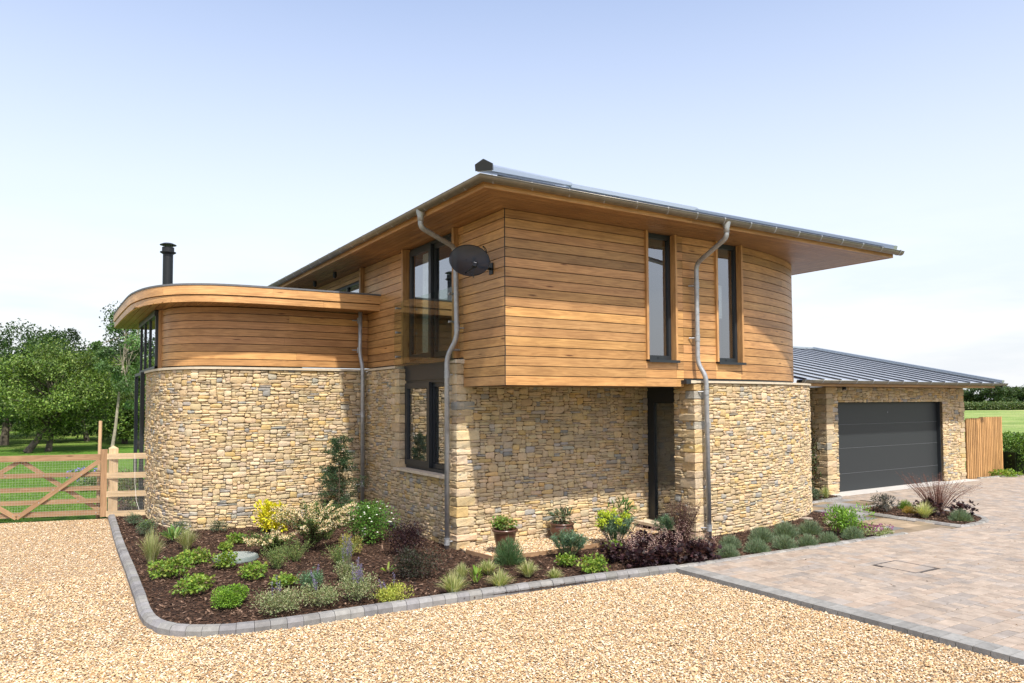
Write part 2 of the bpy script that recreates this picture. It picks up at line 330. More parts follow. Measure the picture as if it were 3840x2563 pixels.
# path in plan with outward normals
def catmull(P, n=8):
    P = [np.array(p, float) for p in P]; out = []
    for i in range(len(P) - 1):
        p0 = P[max(i - 1, 0)]; p1 = P[i]; p2 = P[i + 1]; p3 = P[min(i + 2, len(P) - 1)]
        for k in range(n):
            t = k / n; out.append(.5 * ((2 * p1) + (-p0 + p2) * t + (2 * p0 - 5 * p1 + 4 * p2 - p3) * t * t + (-p0 + 3 * p1 - 3 * p2 + p3) * t ** 3))
    out.append(P[-1]); return out
class Path:
    def __init__(s, pts, side=1, smooth=True):
        s.p = np.array(pts, float); d = np.diff(s.p, axis=0); s.len = np.linalg.norm(d, axis=1); s.S = np.concatenate([[0], np.cumsum(s.len)])
        t = d / s.len[:, None]; nn = np.stack([t[:, 1], -t[:, 0]], 1) * side
        vn = np.zeros_like(s.p); vn[:-1] += nn; vn[1:] += nn; vn /= np.linalg.norm(vn, axis=1)[:, None]; s.vn = vn; s.nn = nn; s.total = s.S[-1]; s.sm = smooth
    def at(s, u):
        u = np.clip(u, 0, s.total); i = min(int(np.searchsorted(s.S, u, 'right')) - 1, len(s.len) - 1); f = (u - s.S[i]) / s.len[i]
        P = s.p[i] * (1 - f) + s.p[i + 1] * f
        n = (s.vn[i] * (1 - f) + s.vn[i + 1] * f) if s.sm else s.nn[i]
        return P, n / np.linalg.norm(n)
    def off(s, d): return [tuple(s.p[i] + s.vn[i] * d) for i in range(len(s.p))]

STC = np.array([(.57, .46, .30), (.60, .49, .33), (.54, .43, .28), (.61, .51, .37), (.53, .44, .31), (.58, .46, .28), (.56, .47, .35), (.50, .41, .28)])
STX = np.array([(.33, .33, .32), (.44, .41, .37), (.57, .42, .21), (.60, .45, .23), (.40, .39, .36)])
def stonecol():
    c = STX[rng.integers(len(STX))] if rng.random() < .13 else STC[rng.integers(len(STC))]
    return c * np.array((.90, .875, .825)) * rng.uniform(.84, 1.12) * rng.uniform(.97, 1.03, 3)
def pack(s0, s1, z0, z1, big=1.):
    dx = .02; n = max(2, int(round((s1 - s0) / dx))); dx = (s1 - s0) / n; H = np.full(n, float(z0)); out = []
    while True:
        m = H.min()
        if m > z1 - .012: break
        i = int(np.argmin(H)); j = i
        while j + 1 < n and abs(H[j + 1] - m) < 1e-5: j += 1
        w_ = j - i + 1; r = rng.random()
        tw = rng.uniform(.12, .24) if r < .62 else rng.uniform(.22, .36) if r < .86 else rng.uniform(.06, .12)
        tw *= .82; cw = max(2, int(tw * big / dx)); cw = min(cw, w_)
        if w_ - cw < 3: cw = w_
        width = cw * dx; r = rng.random()
        h = rng.uniform(.030, .055) if r < .36 else rng.uniform(.055, .095) if r < .84 else rng.uniform(.095, .15)
        h = min(h * .86 * big, width * (.95 if width < .3 else .5)); h = max(h, .022)
        nb = []
        if i > 0: nb.append(H[i - 1])
        if j < n - 1: nb.append(H[j + 1])
        for q in nb:
            if abs(m + h - q) < .022 and q > m + .015: h = q - m
        if m + h > z1 - .025: h = z1 - m
        a = i if rng.random() < .5 else j - cw + 1
        out.append((s0 + a * dx, s0 + (a + cw) * dx, m, m + h)); H[a:a + cw] = m + h
    return out
RK = 12
def stone_on(mb, path, a, b, z0, z1, dmin=.010, dmax=.030, gap=.003, c=None, sub=False):
    K = RK; ang = np.linspace(0, 2 * PI, K, endpoint=False) + .13; ca, sa = np.cos(ang), np.sin(ang); e = rng.uniform(.28, .58)
    u = np.sign(ca) * np.abs(ca) ** e; v = np.sign(sa) * np.abs(sa) ** e
    u = u * 1.02 + rng.uniform(-.07, .07, K); v = v * 1.03 + rng.uniform(-.13, .13, K); v = v * (1 + rng.uniform(-.26, .1) * u * np.sign(rng.uniform(-1, 1)))
    cx, cz = (a + b) / 2, (z0 + z1) / 2; hw, hz = (b - a) / 2 - gap / 2, (z1 - z0) / 2 - gap / 2
    sk = rng.uniform(-.2, .2); d = rng.uniform(dmin, dmax); tl = rng.uniform(-.25, .25, 2) * d; V = []
    ins = min(.016, hz * .45)
    for sc_, dep in (((1, 1), -.02), ((1, 1), d * .35), ((1 - .35 * ins / hw, 1 - .35 * ins / hz), d * .8), ((1 - ins / hw, 1 - ins / hz), d)):
        for k in range(K):
            uu = cx + u[k] * hw * sc_[0]; vv = cz + v[k] * hz * sc_[1] + sk * u[k] * hz * .5
            P, n = path.at(uu); dd = dep + (tl[0] * u[k] + tl[1] * v[k] + rng.uniform(-.0035, .0035) if dep > d * .5 else 0)
            V.append((P[0] + n[0] * dd, P[1] + n[1] * dd, vv))
    P, n = path.at(cx); dd = d + rng.uniform(0, .006); V.append((P[0] + n[0] * dd, P[1] + n[1] * dd, cz))
    Fc = [(r_ * K + k, r_ * K + (k + 1) % K, (r_ + 1) * K + (k + 1) % K, (r_ + 1) * K + k) for r_ in range(3) for k in range(K)]
    Fc += [(3 * K + k, 3 * K + (k + 1) % K, 4 * K) for k in range(K)]
    mb.add(V, Fc, stonecol() if c is None else c)
def stone_wall(parent, path, rects, backing=True, quoins=(), thick=.25):
    mb = MB(); qb = MB()
    for (s0, s1, z0, z1) in rects:
        for (a, b, c, d) in pack(s0, s1, z0, z1): stone_on(mb, path, a, b, c, d)
    for (qs, z0, z1) in quoins:
        z = z0; k = 0; side = 1
        while z < z1 - .06:
            h = min(rng.uniform(.10, .19), z1 - z)
            if z1 - z - h < .07: h = z1 - z
            L = rng.uniform(.24, .38) if k % 2 else rng.uniform(.14, .24); L2 = rng.uniform(.13, .22) if k % 2 else rng.uniform(.22, .36)
            quoin(qb, path, qs, L2, L, z + .004, z + h - .004); z += h; k += 1
    o = mb.build('stone_wall', M['stone'], parent, smooth=True)
    if qb.V: qb.build('corner_stones', M['stone'], o, smooth=False)
    if backing:
        bk = MB()
        for (s0, s1, z0, z1) in rects:
            us = [s0] + [u for u in path.S if s0 + .01 < u < s1 - .01] + [s1]; V = []
            for u in us:
                P, n = path.at(min(max(u, s0 + 1e-4), s1 - 1e-4)); 
                for dd in (0, -thick):
                    for z in (z0, z1): V.append((P[0] + n[0] * dd, P[1] + n[1] * dd, z))
            m_ = len(us); Fc = []
            for i in range(m_ - 1):
                A = i * 4; B = A + 4; Fc += [(A, B, B + 1, A + 1), (A + 2, A + 3, B + 3, B + 2), (A + 1, B + 1, B + 3, A + 3), (A, A + 2, B + 2, B)]
            Fc += [(0, 1, 3, 2), (m_ * 4 - 4, m_ * 4 - 2, m_ * 4 - 1, m_ * 4 - 3)]; bk.add(V, Fc)
        bk.build('mortar_joints', M['mortar'], o)
    return o
def quoin(mb, path, qs, La, Lb, z0, z1):
    # a dressed corner block wrapped round the corner at arc length qs: La back along the first leg, Lb on the second
    i = int(np.argmin(abs(path.S - qs))); P = path.p[i]; ta = path.p[i - 1] - P; ta /= np.linalg.norm(ta); tb = path.p[i + 1] - P; tb /= np.linalg.norm(tb)
    na = path.nn[i - 1]; nb = path.nn[i]; e = rng.uniform(.024, .042); c = stonecol() * 1.0; bz = .013
    def loop(inset, z):
        j = lambda: rng.uniform(-.007, .007)
        o1 = P + ta * (La - inset) + na * (e - inset * .4) ; o2 = P + na * (e - inset) + nb * (e - inset); o3 = P + tb * (Lb - inset) + nb * (e - inset * .4)
        i1 = P + ta * (La - inset) - na * .05; i3 = P + tb * (Lb - inset) - nb * .05; i2 = P - na * .05 - nb * .05
        m1 = P + ta * La * .5 + na * (e - inset * .6); m3 = P + tb * Lb * .5 + nb * (e - inset * .6)
        return [(q[0] + j() * (z is not None), q[1] + j(), z) for q in (i1, o1, m1, o2, m3, o3, i3, i2)]
    V = loop(bz, z0) + loop(0, z0 + bz) + loop(0, (z0 + z1) / 2) + loop(0, z1 - bz) + loop(bz, z1); n = 8; Fc = []
    for r_ in range(4): Fc += [(r_ * n + k, r_ * n + (k + 1) % n, (r_ + 1) * n + (k + 1) % n, (r_ + 1) * n + k) for k in range(n)]
    Fc += [tuple(range(n))[::-1], tuple(range(4 * n, 5 * n))]; mb.add(V, Fc, c)
def strip(mb, path, s0, s1, z0, z1, d0, d1, c=(1, 1, 1), g=None, bev=.0):
    us = [s0] + [u for u in path.S if s0 + .005 < u < s1 - .005] + [s1]; V = []; G = []
    for u in us:
        P, n = path.at(min(max(u, s0 + 1e-5), s1 - 1e-5))
        for dd, z in ((d0, z0), (d1, z0 + bev), (d1, z1 - bev), (d0, z1)):
            V.append((P[0] + n[0] * dd, P[1] + n[1] * dd, z)); G.append((u + (g or 0), z + (g or 0) * .37, g or 0))
    m_ = len(us); Fc = []
    for i in range(m_ - 1):
        A = i * 4; B = A + 4; Fc += [(A + k, B + k, B + (k + 1) % 4, A + (k + 1) % 4) for k in range(4)]
    Fc += [(0, 1, 2, 3), (m_ * 4 - 1, m_ * 4 - 2, m_ * 4 - 3, m_ * 4 - 4)]; mb.add(V, Fc, c, G)
BH = .14467
def cladding(parent, path, rects, zt=5.186, name='timber_cladding', back=True):
    mb = MB(); bk = MB()
    for (s0, s1, z0, z1) in rects:
        k1 = int(math.ceil((zt - z0) / BH + 1e-6))
        for k in range(k1):
            a = max(zt - (k + 1) * BH, z0); b = min(zt - k * BH, z1)
            if b - a < .012: continue
            cuts = [s0]; 
            if s1 - s0 > 3.2 and rng.random() < .5: cuts += [rng.uniform(s0 + .5, s1 - .5)]
            cuts.append(s1)
            for i in range(len(cuts) - 1):
                g = rng.random() * 60; v = rng.uniform(.78, 1.16)
                if rng.random() < .14: v *= .78
                strip(mb, path, cuts[i] + (.0015 if i else 0), cuts[i + 1] - .0015, a + .0034, b - .0034, -.012, .010 + rng.uniform(-.0015, .0015), (v, v * rng.uniform(.96, 1.03), v * rng.uniform(.9, 1.05)), g, .003)
        strip(bk, path, s0, s1, z0, z1, -.20, -.011)
    o = mb.build(name, M['cedar'], parent)
    if back: bk.build('wall_membrane', M['black'], o)
    return o

# ------------------------------------------------------------------ ground and setting
def sheet(name, pts, z, mat, z1=None):
    mb = MB(); mb.poly(pts, z) if z1 is None else mb.poly(pts, z, z1); o = mb.build(name, mat); tag(o, kind='structure'); return o
sheet('field', [(-900, -700), (1500, -700), (1500, 1800), (-900, 1800)], -.10, M['field'])
sheet('orchard_ground', [(-70, 22), (-1.5, 22), (10, 60), (10, 110), (-70, 110)], -.06, M['rough'])
sheet('lawn', [(-30, 8.6), (-3.4, 8.2), (4, 30), (-3.3, 38), (-30, 40)], -.04, M['lawn'])
GRAV = [(-30, -25), (1.75, -25), (1.75, -1.55), (-4.4, -.6), (-4.45, 8.2), (-8.5, 9.3), (-30, 12)]
sheet('gravel_drive', GRAV, -.012, M['gravel'])
BED = [(-4.52, 8.15), (-4.62, 2), (-4.62, -.1), (-4.5, -.7), (-4.1, -1.02), (-3.6, -1.13), (1.2, -1.55), (6.86, -1.84), (7.55, -.2), (8.3, 1.1), (8.0, 3.0), (3, 3), (0, 6), (-2, 9), (-3.5, 8.0)]
sheet('flower_bed', BED, .025, M['mulch'])
BED2 = [(8.50, -2.0), (8.46, -.9), (8.6, .1), (9.6, .35), (10.1, -.3), (10.0, -1.45), (9.6, -1.85), (9.0, -2.0)]
sheet('island_bed', BED2, .06, M['mulch'])
BED3 = [(8.75, 1.42), (10.2, 1.62), (10.46, 1.95), (10.46, 7), (8.6, 7)]
sheet('wall_bed', BED3, .055, M['mulch'])
sheet('path_bed', [(-4.2, 8.8), (-3.6, 8.1), (-2.6, 16), (-4.0, 17.5), (-4.3, 11)], -.02, M['mulch'])
# slate path
SP = [(6.9, -1.78), (8.42, -1.95), (8.40, -.8), (8.55, .3), (9.6, .42), (10.2, .5), (10.2, 1.6), (8.75, 1.40), (8.7, 6), (8.1, 6), (8.3, 1.2), (7.6, -.2)]
sheet('path_base', [(6.8, -1.9), (8.5, -2.1), (10.5, 0), (10.5, 2), (8.7, 7), (7.9, 7), (8.3, 1.2), (7.4, -.4)], .02, M['mortar'])
mb = MB(); y = -2.0; k = 0
while y < 6:
    h = (.45, .3, .6)[k % 3]; x = 6.6 + rng.uniform(-.3, 0)
    while x < 10.6:
        l = rng.choice([.45, .6, .9]); cx, cy = x + l / 2, y + h / 2
        if inpoly(cx, cy, SP): 
            c = np.array((.19, .19, .19)) * rng.uniform(.7, 1.3) if rng.random() < .6 else np.array((.27, .21, .14)) * rng.uniform(.8, 1.2)
            mb.box(x + .006, x + l - .006, y + .006, y + h - .006, .02, .048, c)
        x += l
    y += h; k += 1
tag(mb.build('slate_path', M['slate']), kind='structure')
# block paving
mb = MB(); y = -14.0; k = 0
PB = np.array([(.285, .25, .215), (.278, .248, .216), (.265, .243, .22), (.245, .232, .218), (.285, .245, .208), (.30, .265, .228), (.27, .24, .208)]) * (1.06, 1.0, .95)
APR = [(10.46, 1.72), (16.9, 1.72), (16.9, 2.3), (10.46, 2.3)]
while y < 2.1:
    h = (.16, .12, .16, .2)[k % 4]; x = 1.985 if y < -1.66 else 6.9; x += 0
    while x < 32:
        l = rng.choice([.12, .16, .2, .24]); cx, cy = x + l / 2, y + h / 2
        ok = True
        if cy > -1.66 - .035 * (cx - 2) and cx < 7.0: ok = False
        if inpoly(cx, cy, SP) or inpoly(cx, cy, BED2) or inpoly(cx, cy, BED3) or inpoly(cx, cy, APR): ok = False
        if inpoly(cx, cy, [(6.9, -1.82), (8.4, -1.98), (8.6, 2.2), (7.2, 2.2)]): ok = False
        if cy > 1.72 and 8.5 < cx < 16.9: ok = False
        if (cx > 16.5 and cy > 2.0): ok = False
        if abs(cx - 4.45) < .27 and abs(cy + 3.27) < .3: ok = False
        # never visible: far below the frame on the right
        if cy < -6.2 and cx < 4.4: pass
        if ok:
            c = PB[rng.integers(len(PB))] * rng.uniform(.88, 1.1); zt = .05 + rng.uniform(-.0015, .0015); g_ = .0042
            V = [(x + g_, y + g_, .0), (x + l - g_, y + g_, .0), (x + l - g_, y + h - g_, .0), (x + g_, y + h - g_, .0),
                 (x + g_, y + g_, zt - .004), (x + l - g_, y + g_, zt - .004), (x + l - g_, y + h - g_, zt - .004), (x + g_, y + h - g_, zt - .004),
                 (x + g_ + .004, y + g_ + .004, zt), (x + l - g_ - .004, y + g_ + .004, zt), (x + l - g_ - .004, y + h - g_ - .004, zt), (x + g_ + .004, y + h - g_ - .004, zt)]
            mb.add(V, [(0, 1, 5, 4), (1, 2, 6, 5), (2, 3, 7, 6), (3, 0, 4, 7), (4, 5, 9, 8), (5, 6, 10, 9), (6, 7, 11, 10), (7, 4, 8, 11), (8, 9, 10, 11)], c)
        x += l
    y += h; k += 1
tag(mb.build('block_paving', M['block']), kind='structure')
sheet('paving_base', [(1.80, -14), (32, -14), (32, 2.0), (10.4, 2.0), (8.7, 1.4), (8.4, -2.0), (1.80, -1.62)], .030, m_plain('sand_joint', (.10, .075, .05), .95, .1))
sheet('garage_apron', APR, .0, M['concrete'], .056)
mb = MB(); y = -14.
while y < -1.75:
    h = .155; v = rng.uniform(.85, 1.15); mb.box(1.735, 1.98, y + .003, y + h - .003, -.02, .052, np.array((.215, .215, .205)) * v); y += h
tag(mb.build('paving_edge', M['kerb']), kind='structure')
# kerbs
def kerb(name, pts, wd=.115, zt=.085, L=.165, side=1, tone=(.19, .19, .188)):
    P = Path(pts, side); mb = MB(); s = 0
    while s < P.total - .04:
        e = min(s + L * rng.uniform(.92, 1.06), P.total); v = rng.uniform(.8, 1.22); c = np.array(tone) * v * np.array((1, rng.uniform(.98, 1.0), rng.uniform(.93, 1.02)))
        a, na = P.at(s + .0025); b, nb_ = P.at(e - .0025); j = rng.uniform(-.003, .003); V = []
        for q, n in ((a, na), (b, nb_)):
            for dd, z in ((wd / 2, -.05), (wd / 2 + .002, zt * .55), (wd / 2 - .03, zt), (-wd / 2 + .006, zt), (-wd / 2, zt - .008), (-wd / 2, -.05)):
                V.append((q[0] + n[0] * (dd + j), q[1] + n[1] * (dd + j), z + j))
        mb.add(V, [(k, k + 1, k + 7, k + 6) for k in range(5)] + [(5, 0, 6, 11), (5, 4, 3, 2, 1, 0), (6, 7, 8, 9, 10, 11)], c); s = e
    o = mb.build(name, M['kerb']); tag(o, kind='structure')
kp = catmull([(-4.46, 8.2), (-4.56, 4.7), (-4.60, 2.4), (-4.63, 1.0), (-4.655, 0.0), (-4.62, -.45), (-4.5, -.76), (-4.27, -.97), (-3.95, -1.12), (-3.5, -1.19), (-2.7, -1.22), (-1.6, -1.26), (-.4, -1.33), (.5, -1.42), (1.2, -1.5), (1.8, -1.585)], 5)
kerb('kerb', kp, side=1)
kerb('kerb', [(1.8, -1.585), (2.7, -1.64), (4.0, -1.70), (5.5, -1.77), (6.95, -1.85)], zt=.065, side=1, tone=(.215, .213, .205))
kerb('kerb', catmull([(8.63, .12), (8.46, -.75), (8.48, -1.4), (8.46, -1.98), (8.85, -2.03), (9.35, -1.97), (9.72, -1.8), (10.02, -1.45), (10.12, -.6), (9.9, .1), (9.3, .38), (8.63, .12)], 4), wd=.13, zt=.075, side=1, tone=(.215, .213, .205))
kerb('kerb', [(8.78, 1.40), (9.5, 1.5), (10.25, 1.6), (10.46, 1.8)], wd=.12, zt=.075, side=1, tone=(.215, .213, .205))
kerb('kerb', [(17.4, 1.98), (18.6, 1.85), (21, 1.5), (24, .9), (28, 0)], wd=.12, zt=.075, side=1, tone=(.2, .2, .19))
# timber edged gravel pad below the overhang
mb = MB(); PAD = [(-.08, 1.27), (-.13, .95), (-.05, .30), (.55, .20), (1.15, .20), (2.1, .22), (3.0, .3), (3.6, .5), (3.6, 1.27)]
mb.poly([(x, y) for x, y in PAD], .03, .052); tag(mb.build('gravel_pad', M['gravel']), kind='structure')
mb = MB()
for a, b in zip(PAD[1:-2], PAD[2:-1]): mb.obox((a[0], a[1], .05), (b[0], b[1], .05), .022, .07)
tag(mb.build('timber_edging', M['gatewood']), kind='structure')

# loose gravel stones and bark chips (uncountable)
def scatter(name, x, y, z, sz, flat, cols, mat, elong=1.3):
    n = len(x); rr = rng.uniform(0, 2 * PI, n); tl = rng.normal(0, .28, (n, 2))
    base = np.array([(1, 0, 0), (.35, .8, .1), (-.7, .65, 0), (-1, -.1, .1), (-.3, -.85, 0), (.7, -.6, .1), (.2, .1, 1.), (-.35, -.05, .85)])
    fc = [(0, 1, 6), (1, 2, 7), (1, 7, 6), (2, 3, 7), (3, 4, 7), (4, 6, 7), (4, 5, 6), (5, 0, 6)]
    B = base[None] * rng.uniform(.75, 1.25, (n, 8, 3)) * np.stack([sz * elong, sz, sz * flat], 1)[:, None, :]
    B[:, :, 2] += tl[:, :1] * B[:, :, 0] + tl[:, 1:] * B[:, :, 1]
    c, s_ = np.cos(rr)[:, None], np.sin(rr)[:, None]
    V = np.stack([c * B[..., 0] - s_ * B[..., 1] + x[:, None], s_ * B[..., 0] + c * B[..., 1] + y[:, None], B[..., 2] + z[:, None]], -1)
    mb = MB(); mb.many(V, fc, cols); o = mb.build(name, mat); return o
def graypts(n, x0, x1, y0, y1, P, hole=None):
    x = rng.uniform(x0, x1, n); y = rng.uniform(y0, y1, n); m = inpoly(x, y, P)
    return x[m], y[m]
GC = np.array([(.56, .40, .235), (.63, .49, .33), (.49, .32, .165), (.41, .25, .125), (.70, .62, .51), (.53, .36, .195), (.60, .47, .33), (.24, .17, .11)])
def gcol(n): return GC[rng.integers(len(GC), size=n)] * (.94, .945, .90) * rng.uniform(.82, 1.12, (n, 1))
GV = [(-13, -9), (1.72, -9), (1.72, -1.66), (.4, -1.49), (-3.5, -1.27), (-4.3, -1.06), (-4.6, -.8), (-4.74, -.2), (-4.72, 1), (-4.6, 6), (-4.53, 8.1), (-8.5, 9.3), (-13, 10.5)]
xs, ys = [], []
for (n, a, b, c, d) in ((230000, -7.5, 1.75, -7.2, -1.0), (85000, -9, -4.5, -4, 2.5), (34000, -9.5, -4.4, 2.5, 9.6)):
    x, y = graypts(n, a, b, c, d, GV)
    # keep what the photograph's side of the drive can show
    dx_, dy_ = x + 5.618, y + 9.1235; f_ = dx_ * F[0] + dy_ * F[1]; r_ = dx_ * Rt[0] + dy_ * Rt[1]
    m = (f_ > 3.6) & (abs(r_) < f_ * .80 + 1.6); xs.append(x[m]); ys.append(y[m])
x = np.concatenate(xs); y = np.concatenate(ys); n = len(x)
o = scatter('gravel', x, y, rng.uniform(-.008, .006, n), rng.uniform(.005, .0115, n), .62, gcol(n), M['gravelstone']); tag(o, kind='stuff', label='loose golden pea gravel covering the drive', cat='gravel')
x, y = graypts(5200, -.1, 3.5, .2, 1.3, PAD); n = len(x)
o = scatter('gravel', x, y, np.full(n, .055), rng.uniform(.008, .017, n), .6, gcol(n), M['gravelstone']); tag(o, kind='stuff', label='pale pebbles around the pots below the overhang', cat='gravel')
CC = np.array([(.062, .038, .026), (.04, .025, .018), (.11, .068, .046), (.18, .12, .085), (.022, .015, .012), (.07, .040, .028)])
BEDV = [p for p in BED]
xs = []; ys = []; zs = []
for (n, P, bb, z0) in ((52000, BED, (-4.7, 8.4, -1.9, 6.0), .032), (2600, BED, (-4.7, -3, 6, 8.2), .032), (3600, BED2, (8.4, 10.2, -2.1, .4), .067), (1600, BED3, (8.6, 10.5, 1.4, 3), .062), (2500, [(-4.2, 8.8), (-3.6, 8.1), (-2.6, 16), (-4.0, 17.5), (-4.3, 11)], (-4.4, -2.6, 8, 17), -.014)):
    x, y = graypts(n, *bb[:2], *bb[2:], P)
    if P is BED: m = ~inpoly(x, y, PAD) & ~((x > 0) & (x < 3.6) & (y > 1.2)) & ~((x > -.1) & (x < 8) & (y > 1.3)); x, y = x[m], y[m]
    xs.append(x); ys.append(y); zs.append(np.full(len(x), z0))
x = np.concatenate(xs); y = np.concatenate(ys); z = np.concatenate(zs); n = len(x)
o = scatter('bark_mulch', x, y, z + rng.uniform(-.006, .012, n), rng.uniform(.005, .014, n), .35, CC[rng.integers(len(CC), size=n)] * rng.uniform(.7, 1.3, (n, 1)), M['chip'], 2.3); tag(o, kind='stuff', label='dark brown bark chippings covering the flower beds', cat='mulch')

# ------------------------------------------------------------------ the house
house = empty('house', (0, 0, 0)); tag(house, 'two storey house with cedar clad upper floor over rubble stone ground floor', 'house')
E_ = .10
ZC = 2.965; ZCT = 3.02; ZD = 2.645; ZDT = 2.695; ZS = 5.17
# stone: wing and face A as one run; path starts at the glazed end of the wing
wingw = catmull([(-3.84, 8.25), (-3.83, 7.5), (-3.80, 6.85), (-3.72, 6.3), (-3.55, 5.83), (-3.28, 5.52), (-2.85, 5.36), (-2.3, 5.29), (-1.5, 5.26), (-.10, 5.25)], 6)
PW = Path(wingw, side=1)
if PW.at(PW.total)[1][1] > 0: PW = Path(wingw, side=-1)
wing = stone_wall(house, PW, [(0, PW.total, 0, ZC)])
PA = Path([(-E_, 5.25), (-E_, 1.287), (3.95, 1.287)], side=1, smooth=False)
if PA.at(.5)[1][0] > 0: PA = Path([(-E_, 5.25), (-E_, 1.287), (3.95, 1.287)], side=-1, smooth=False)
LA = 5.25 - 1.287
stone_wall(house, PA, [(0.0, 5.25 - 3.54, 0, ZC), (5.25 - 3.54, 5.25 - 1.60, 0, 1.105), (5.25 - 1.60, LA - .001, 0, ZC)], quoins=((LA, 0, ZC),))
stone_wall(house, PA, [(LA + .001, LA + 4.04, 0, 2.60)])
# jamb stones at the left of the lower window
PJ = Path([(-E_, 3.9), (-E_, 3.535), (.25, 3.535)], side=1, smooth=False)
if PJ.at(.1)[1][0] > 0: PJ = Path([(-E_, 3.9), (-E_, 3.535), (.25, 3.535)], side=-1, smooth=False)
mbq = MB(); z = 1.14; k = 0
while z < ZC - .05:
    h = min(rng.uniform(.12, .2), ZC - z); h = ZC - z if ZC - z - h < .07 else h
    quoin(mbq, PJ, PJ.S[1], (.34, .2)[k % 2] * rng.uniform(.85, 1.1), .24, z + .004, z + h - .004); z += h; k += 1
mbq.build('jamb_stones', M['stone'], house)
# right hand stone: doorway return, pier, rounded end
stc = catmull([(4.6, -.09), (5.6, .0), (6.8, .25), (7.6, .54), (8.16, .92), (8.50, 1.5), (8.66, 2.4), (8.7, 4.5)], 6)
pr_ = [(3.71, .37), (3.71, -.10)] + [tuple(p) for p in stc]
PR = Path(pr_, side=1)
if PR.at(1.2)[1][1] > 0: PR = Path(pr_, side=-1)
PR.vn[1] = PR.nn[1]; PR.vn[0] = PR.nn[0]
PRs = Path(pr_, side=1, smooth=False)
if PRs.at(1.2)[1][1] > 0: PRs = Path(pr_, side=-1, smooth=False)
class Mixed:
    p = PRs.p; S = PRs.S; nn = PRs.nn; total = PRs.total
    @staticmethod
    def at(u): return PRs.at(u) if u < PR.S[2] else PR.at(u)
stone_wall(house, Mixed, [(0.0, .469, 0, ZD), (.471, PR.total, 0, ZD)], quoins=((.47, 0, ZD),))
# copings
def coping(path, s0, s1, z0, z1, out_=.045, inn=-.2, joints=1.1):
    mb = MB(); s = s0
    while s < s1 - .02:
        e = min(s + joints, s1); e = s1 if s1 - e < .3 else e; v = rng.uniform(.93, 1.05); strip(mb, path, s + .001, e - .001, z0, z1, inn, out_, (v, v, v), 0, .006); s = e
    return mb.build('coping', M['cap'], house)
coping(PW, 0, PW.total, ZC, ZCT, .05)
coping(PA, 0.0, 5.25 - 3.66, ZC + .002, ZCT + .002, .05)
coping(PA, 5.25 - 1.52, LA + .0, ZC, ZCT, .05)
mb = MB(); mb.box(-E_ - .05, .02, 1.237, 1.30, ZC, ZCT); mb.box(-.05, .0, 1.225, 1.30, ZC - .01, ZCT + .006); mb.build('coping_end', M['cap'], house)
coping(PR, .47, PR.total, ZD, ZDT, .05)
mb = MB(); mb.box(3.60, 3.72, -.15, .30, ZD - .001, ZDT - .001); mb.build('coping', M['cap'], house)
mb = MB(); mb.box(3.50, 3.60, -.14, .2, ZD - .012, ZDT + .002); mb.build('lead_flashing', M['dark'], house)

# timber upper floor
timc = [(0, 0), (4.6, 0)] + [tuple(p) for p in catmull([(4.6, 0.0), (5.5, .10), (6.6, .38), (7.28, .66), (7.76, 1.0), (8.05, 1.55), (8.2, 2.4), (8.25, 4.5)], 6)[1:]]
PB_ = Path(timc, side=1)
if PB_.at(.5)[1][1] > 0: PB_ = Path(timc, side=-1)
PB_.vn[0] = PB_.nn[0]; PB_.vn[1] = PB_.nn[1]
W1 = (2.715, 3.405); W2 = (4.36, 5.05); WZ0 = 3.03
cladding(house, PB_, [(0, W1[0], 2.582, ZS), (W1[0], W1[1], 2.582, WZ0 - .02), (W1[1], 3.57, 2.582, ZS), (3.57, W2[0], 2.72, ZS), (W2[0], W2[1], 2.72, WZ0 - .02), (W2[1], PB_.total, 2.72, ZS)])
PTA = Path([(0, 16), (0, 0)], side=1, smooth=False)
if PTA.at(1)[1][0] > 0: PTA = Path([(0, 16), (0, 0)], side=-1, smooth=False)
Y = lambda y: 16 - y
cladding(house, PTA, [(Y(1.25), Y(0.0), 2.582, ZS), (Y(1.47), Y(1.25), 3.05, ZS)])
cladding(house, PTA, [(Y(5.62), Y(3.50), 3.05, ZS), (Y(16), Y(5.62), 4.95, ZS), (Y(16), Y(9.6), 4.3, 4.95)])
mb = MB(); mb.box(.012, 3.57, .012, 1.22, 2.590, 2.70, gd=0); mb.build('cantilever_soffit', M['cedar_soffit'], house)
mb = MB(); mb.box(-.009, .004, -.009, .004, 2.585, ZS); mb.build('corner_trim', M['black'], house)
# lead under cladding lines
mb = MB(); strip(mb, PB_, 3.6, PB_.total, ZDT + .002, 2.722, -.1, -.004); mb.build('lead_flashing', M['dark'], house)
mb = MB(); strip(mb, PTA, Y(5.35), Y(3.55), ZCT + .002, 3.052, -.1, -.004); mb.build('lead_flashing', M['dark'], house)
# wing timber
wt = catmull([(-3.735, 6.70), (-3.64, 6.27), (-3.38, 5.88), (-2.98, 5.62), (-2.45, 5.48), (-1.9, 5.42), (-1.4, 5.40), (-.0, 5.40)], 6)
PT = Path(wt, side=1)
if PT.at(PT.total)[1][1] > 0: PT = Path(wt, side=-1)
cladding(house, PT, [(0, PT.total - .02, 3.045, 4.16)], zt=3.045 + 8 * .1425)
mb = MB(); mb.box(-3.80, -3.715, 6.70, 6.77, 3.02, 4.16, (.85, .85, .85), gd=2); mb.build('timber_trim', M['cedar'], house)
mb = MB(); mb.obox((-3.82, 6.78, 4.11), (-3.82, 9.7, 4.11), .1, .11); mb.build('beam', M['dark'], house)

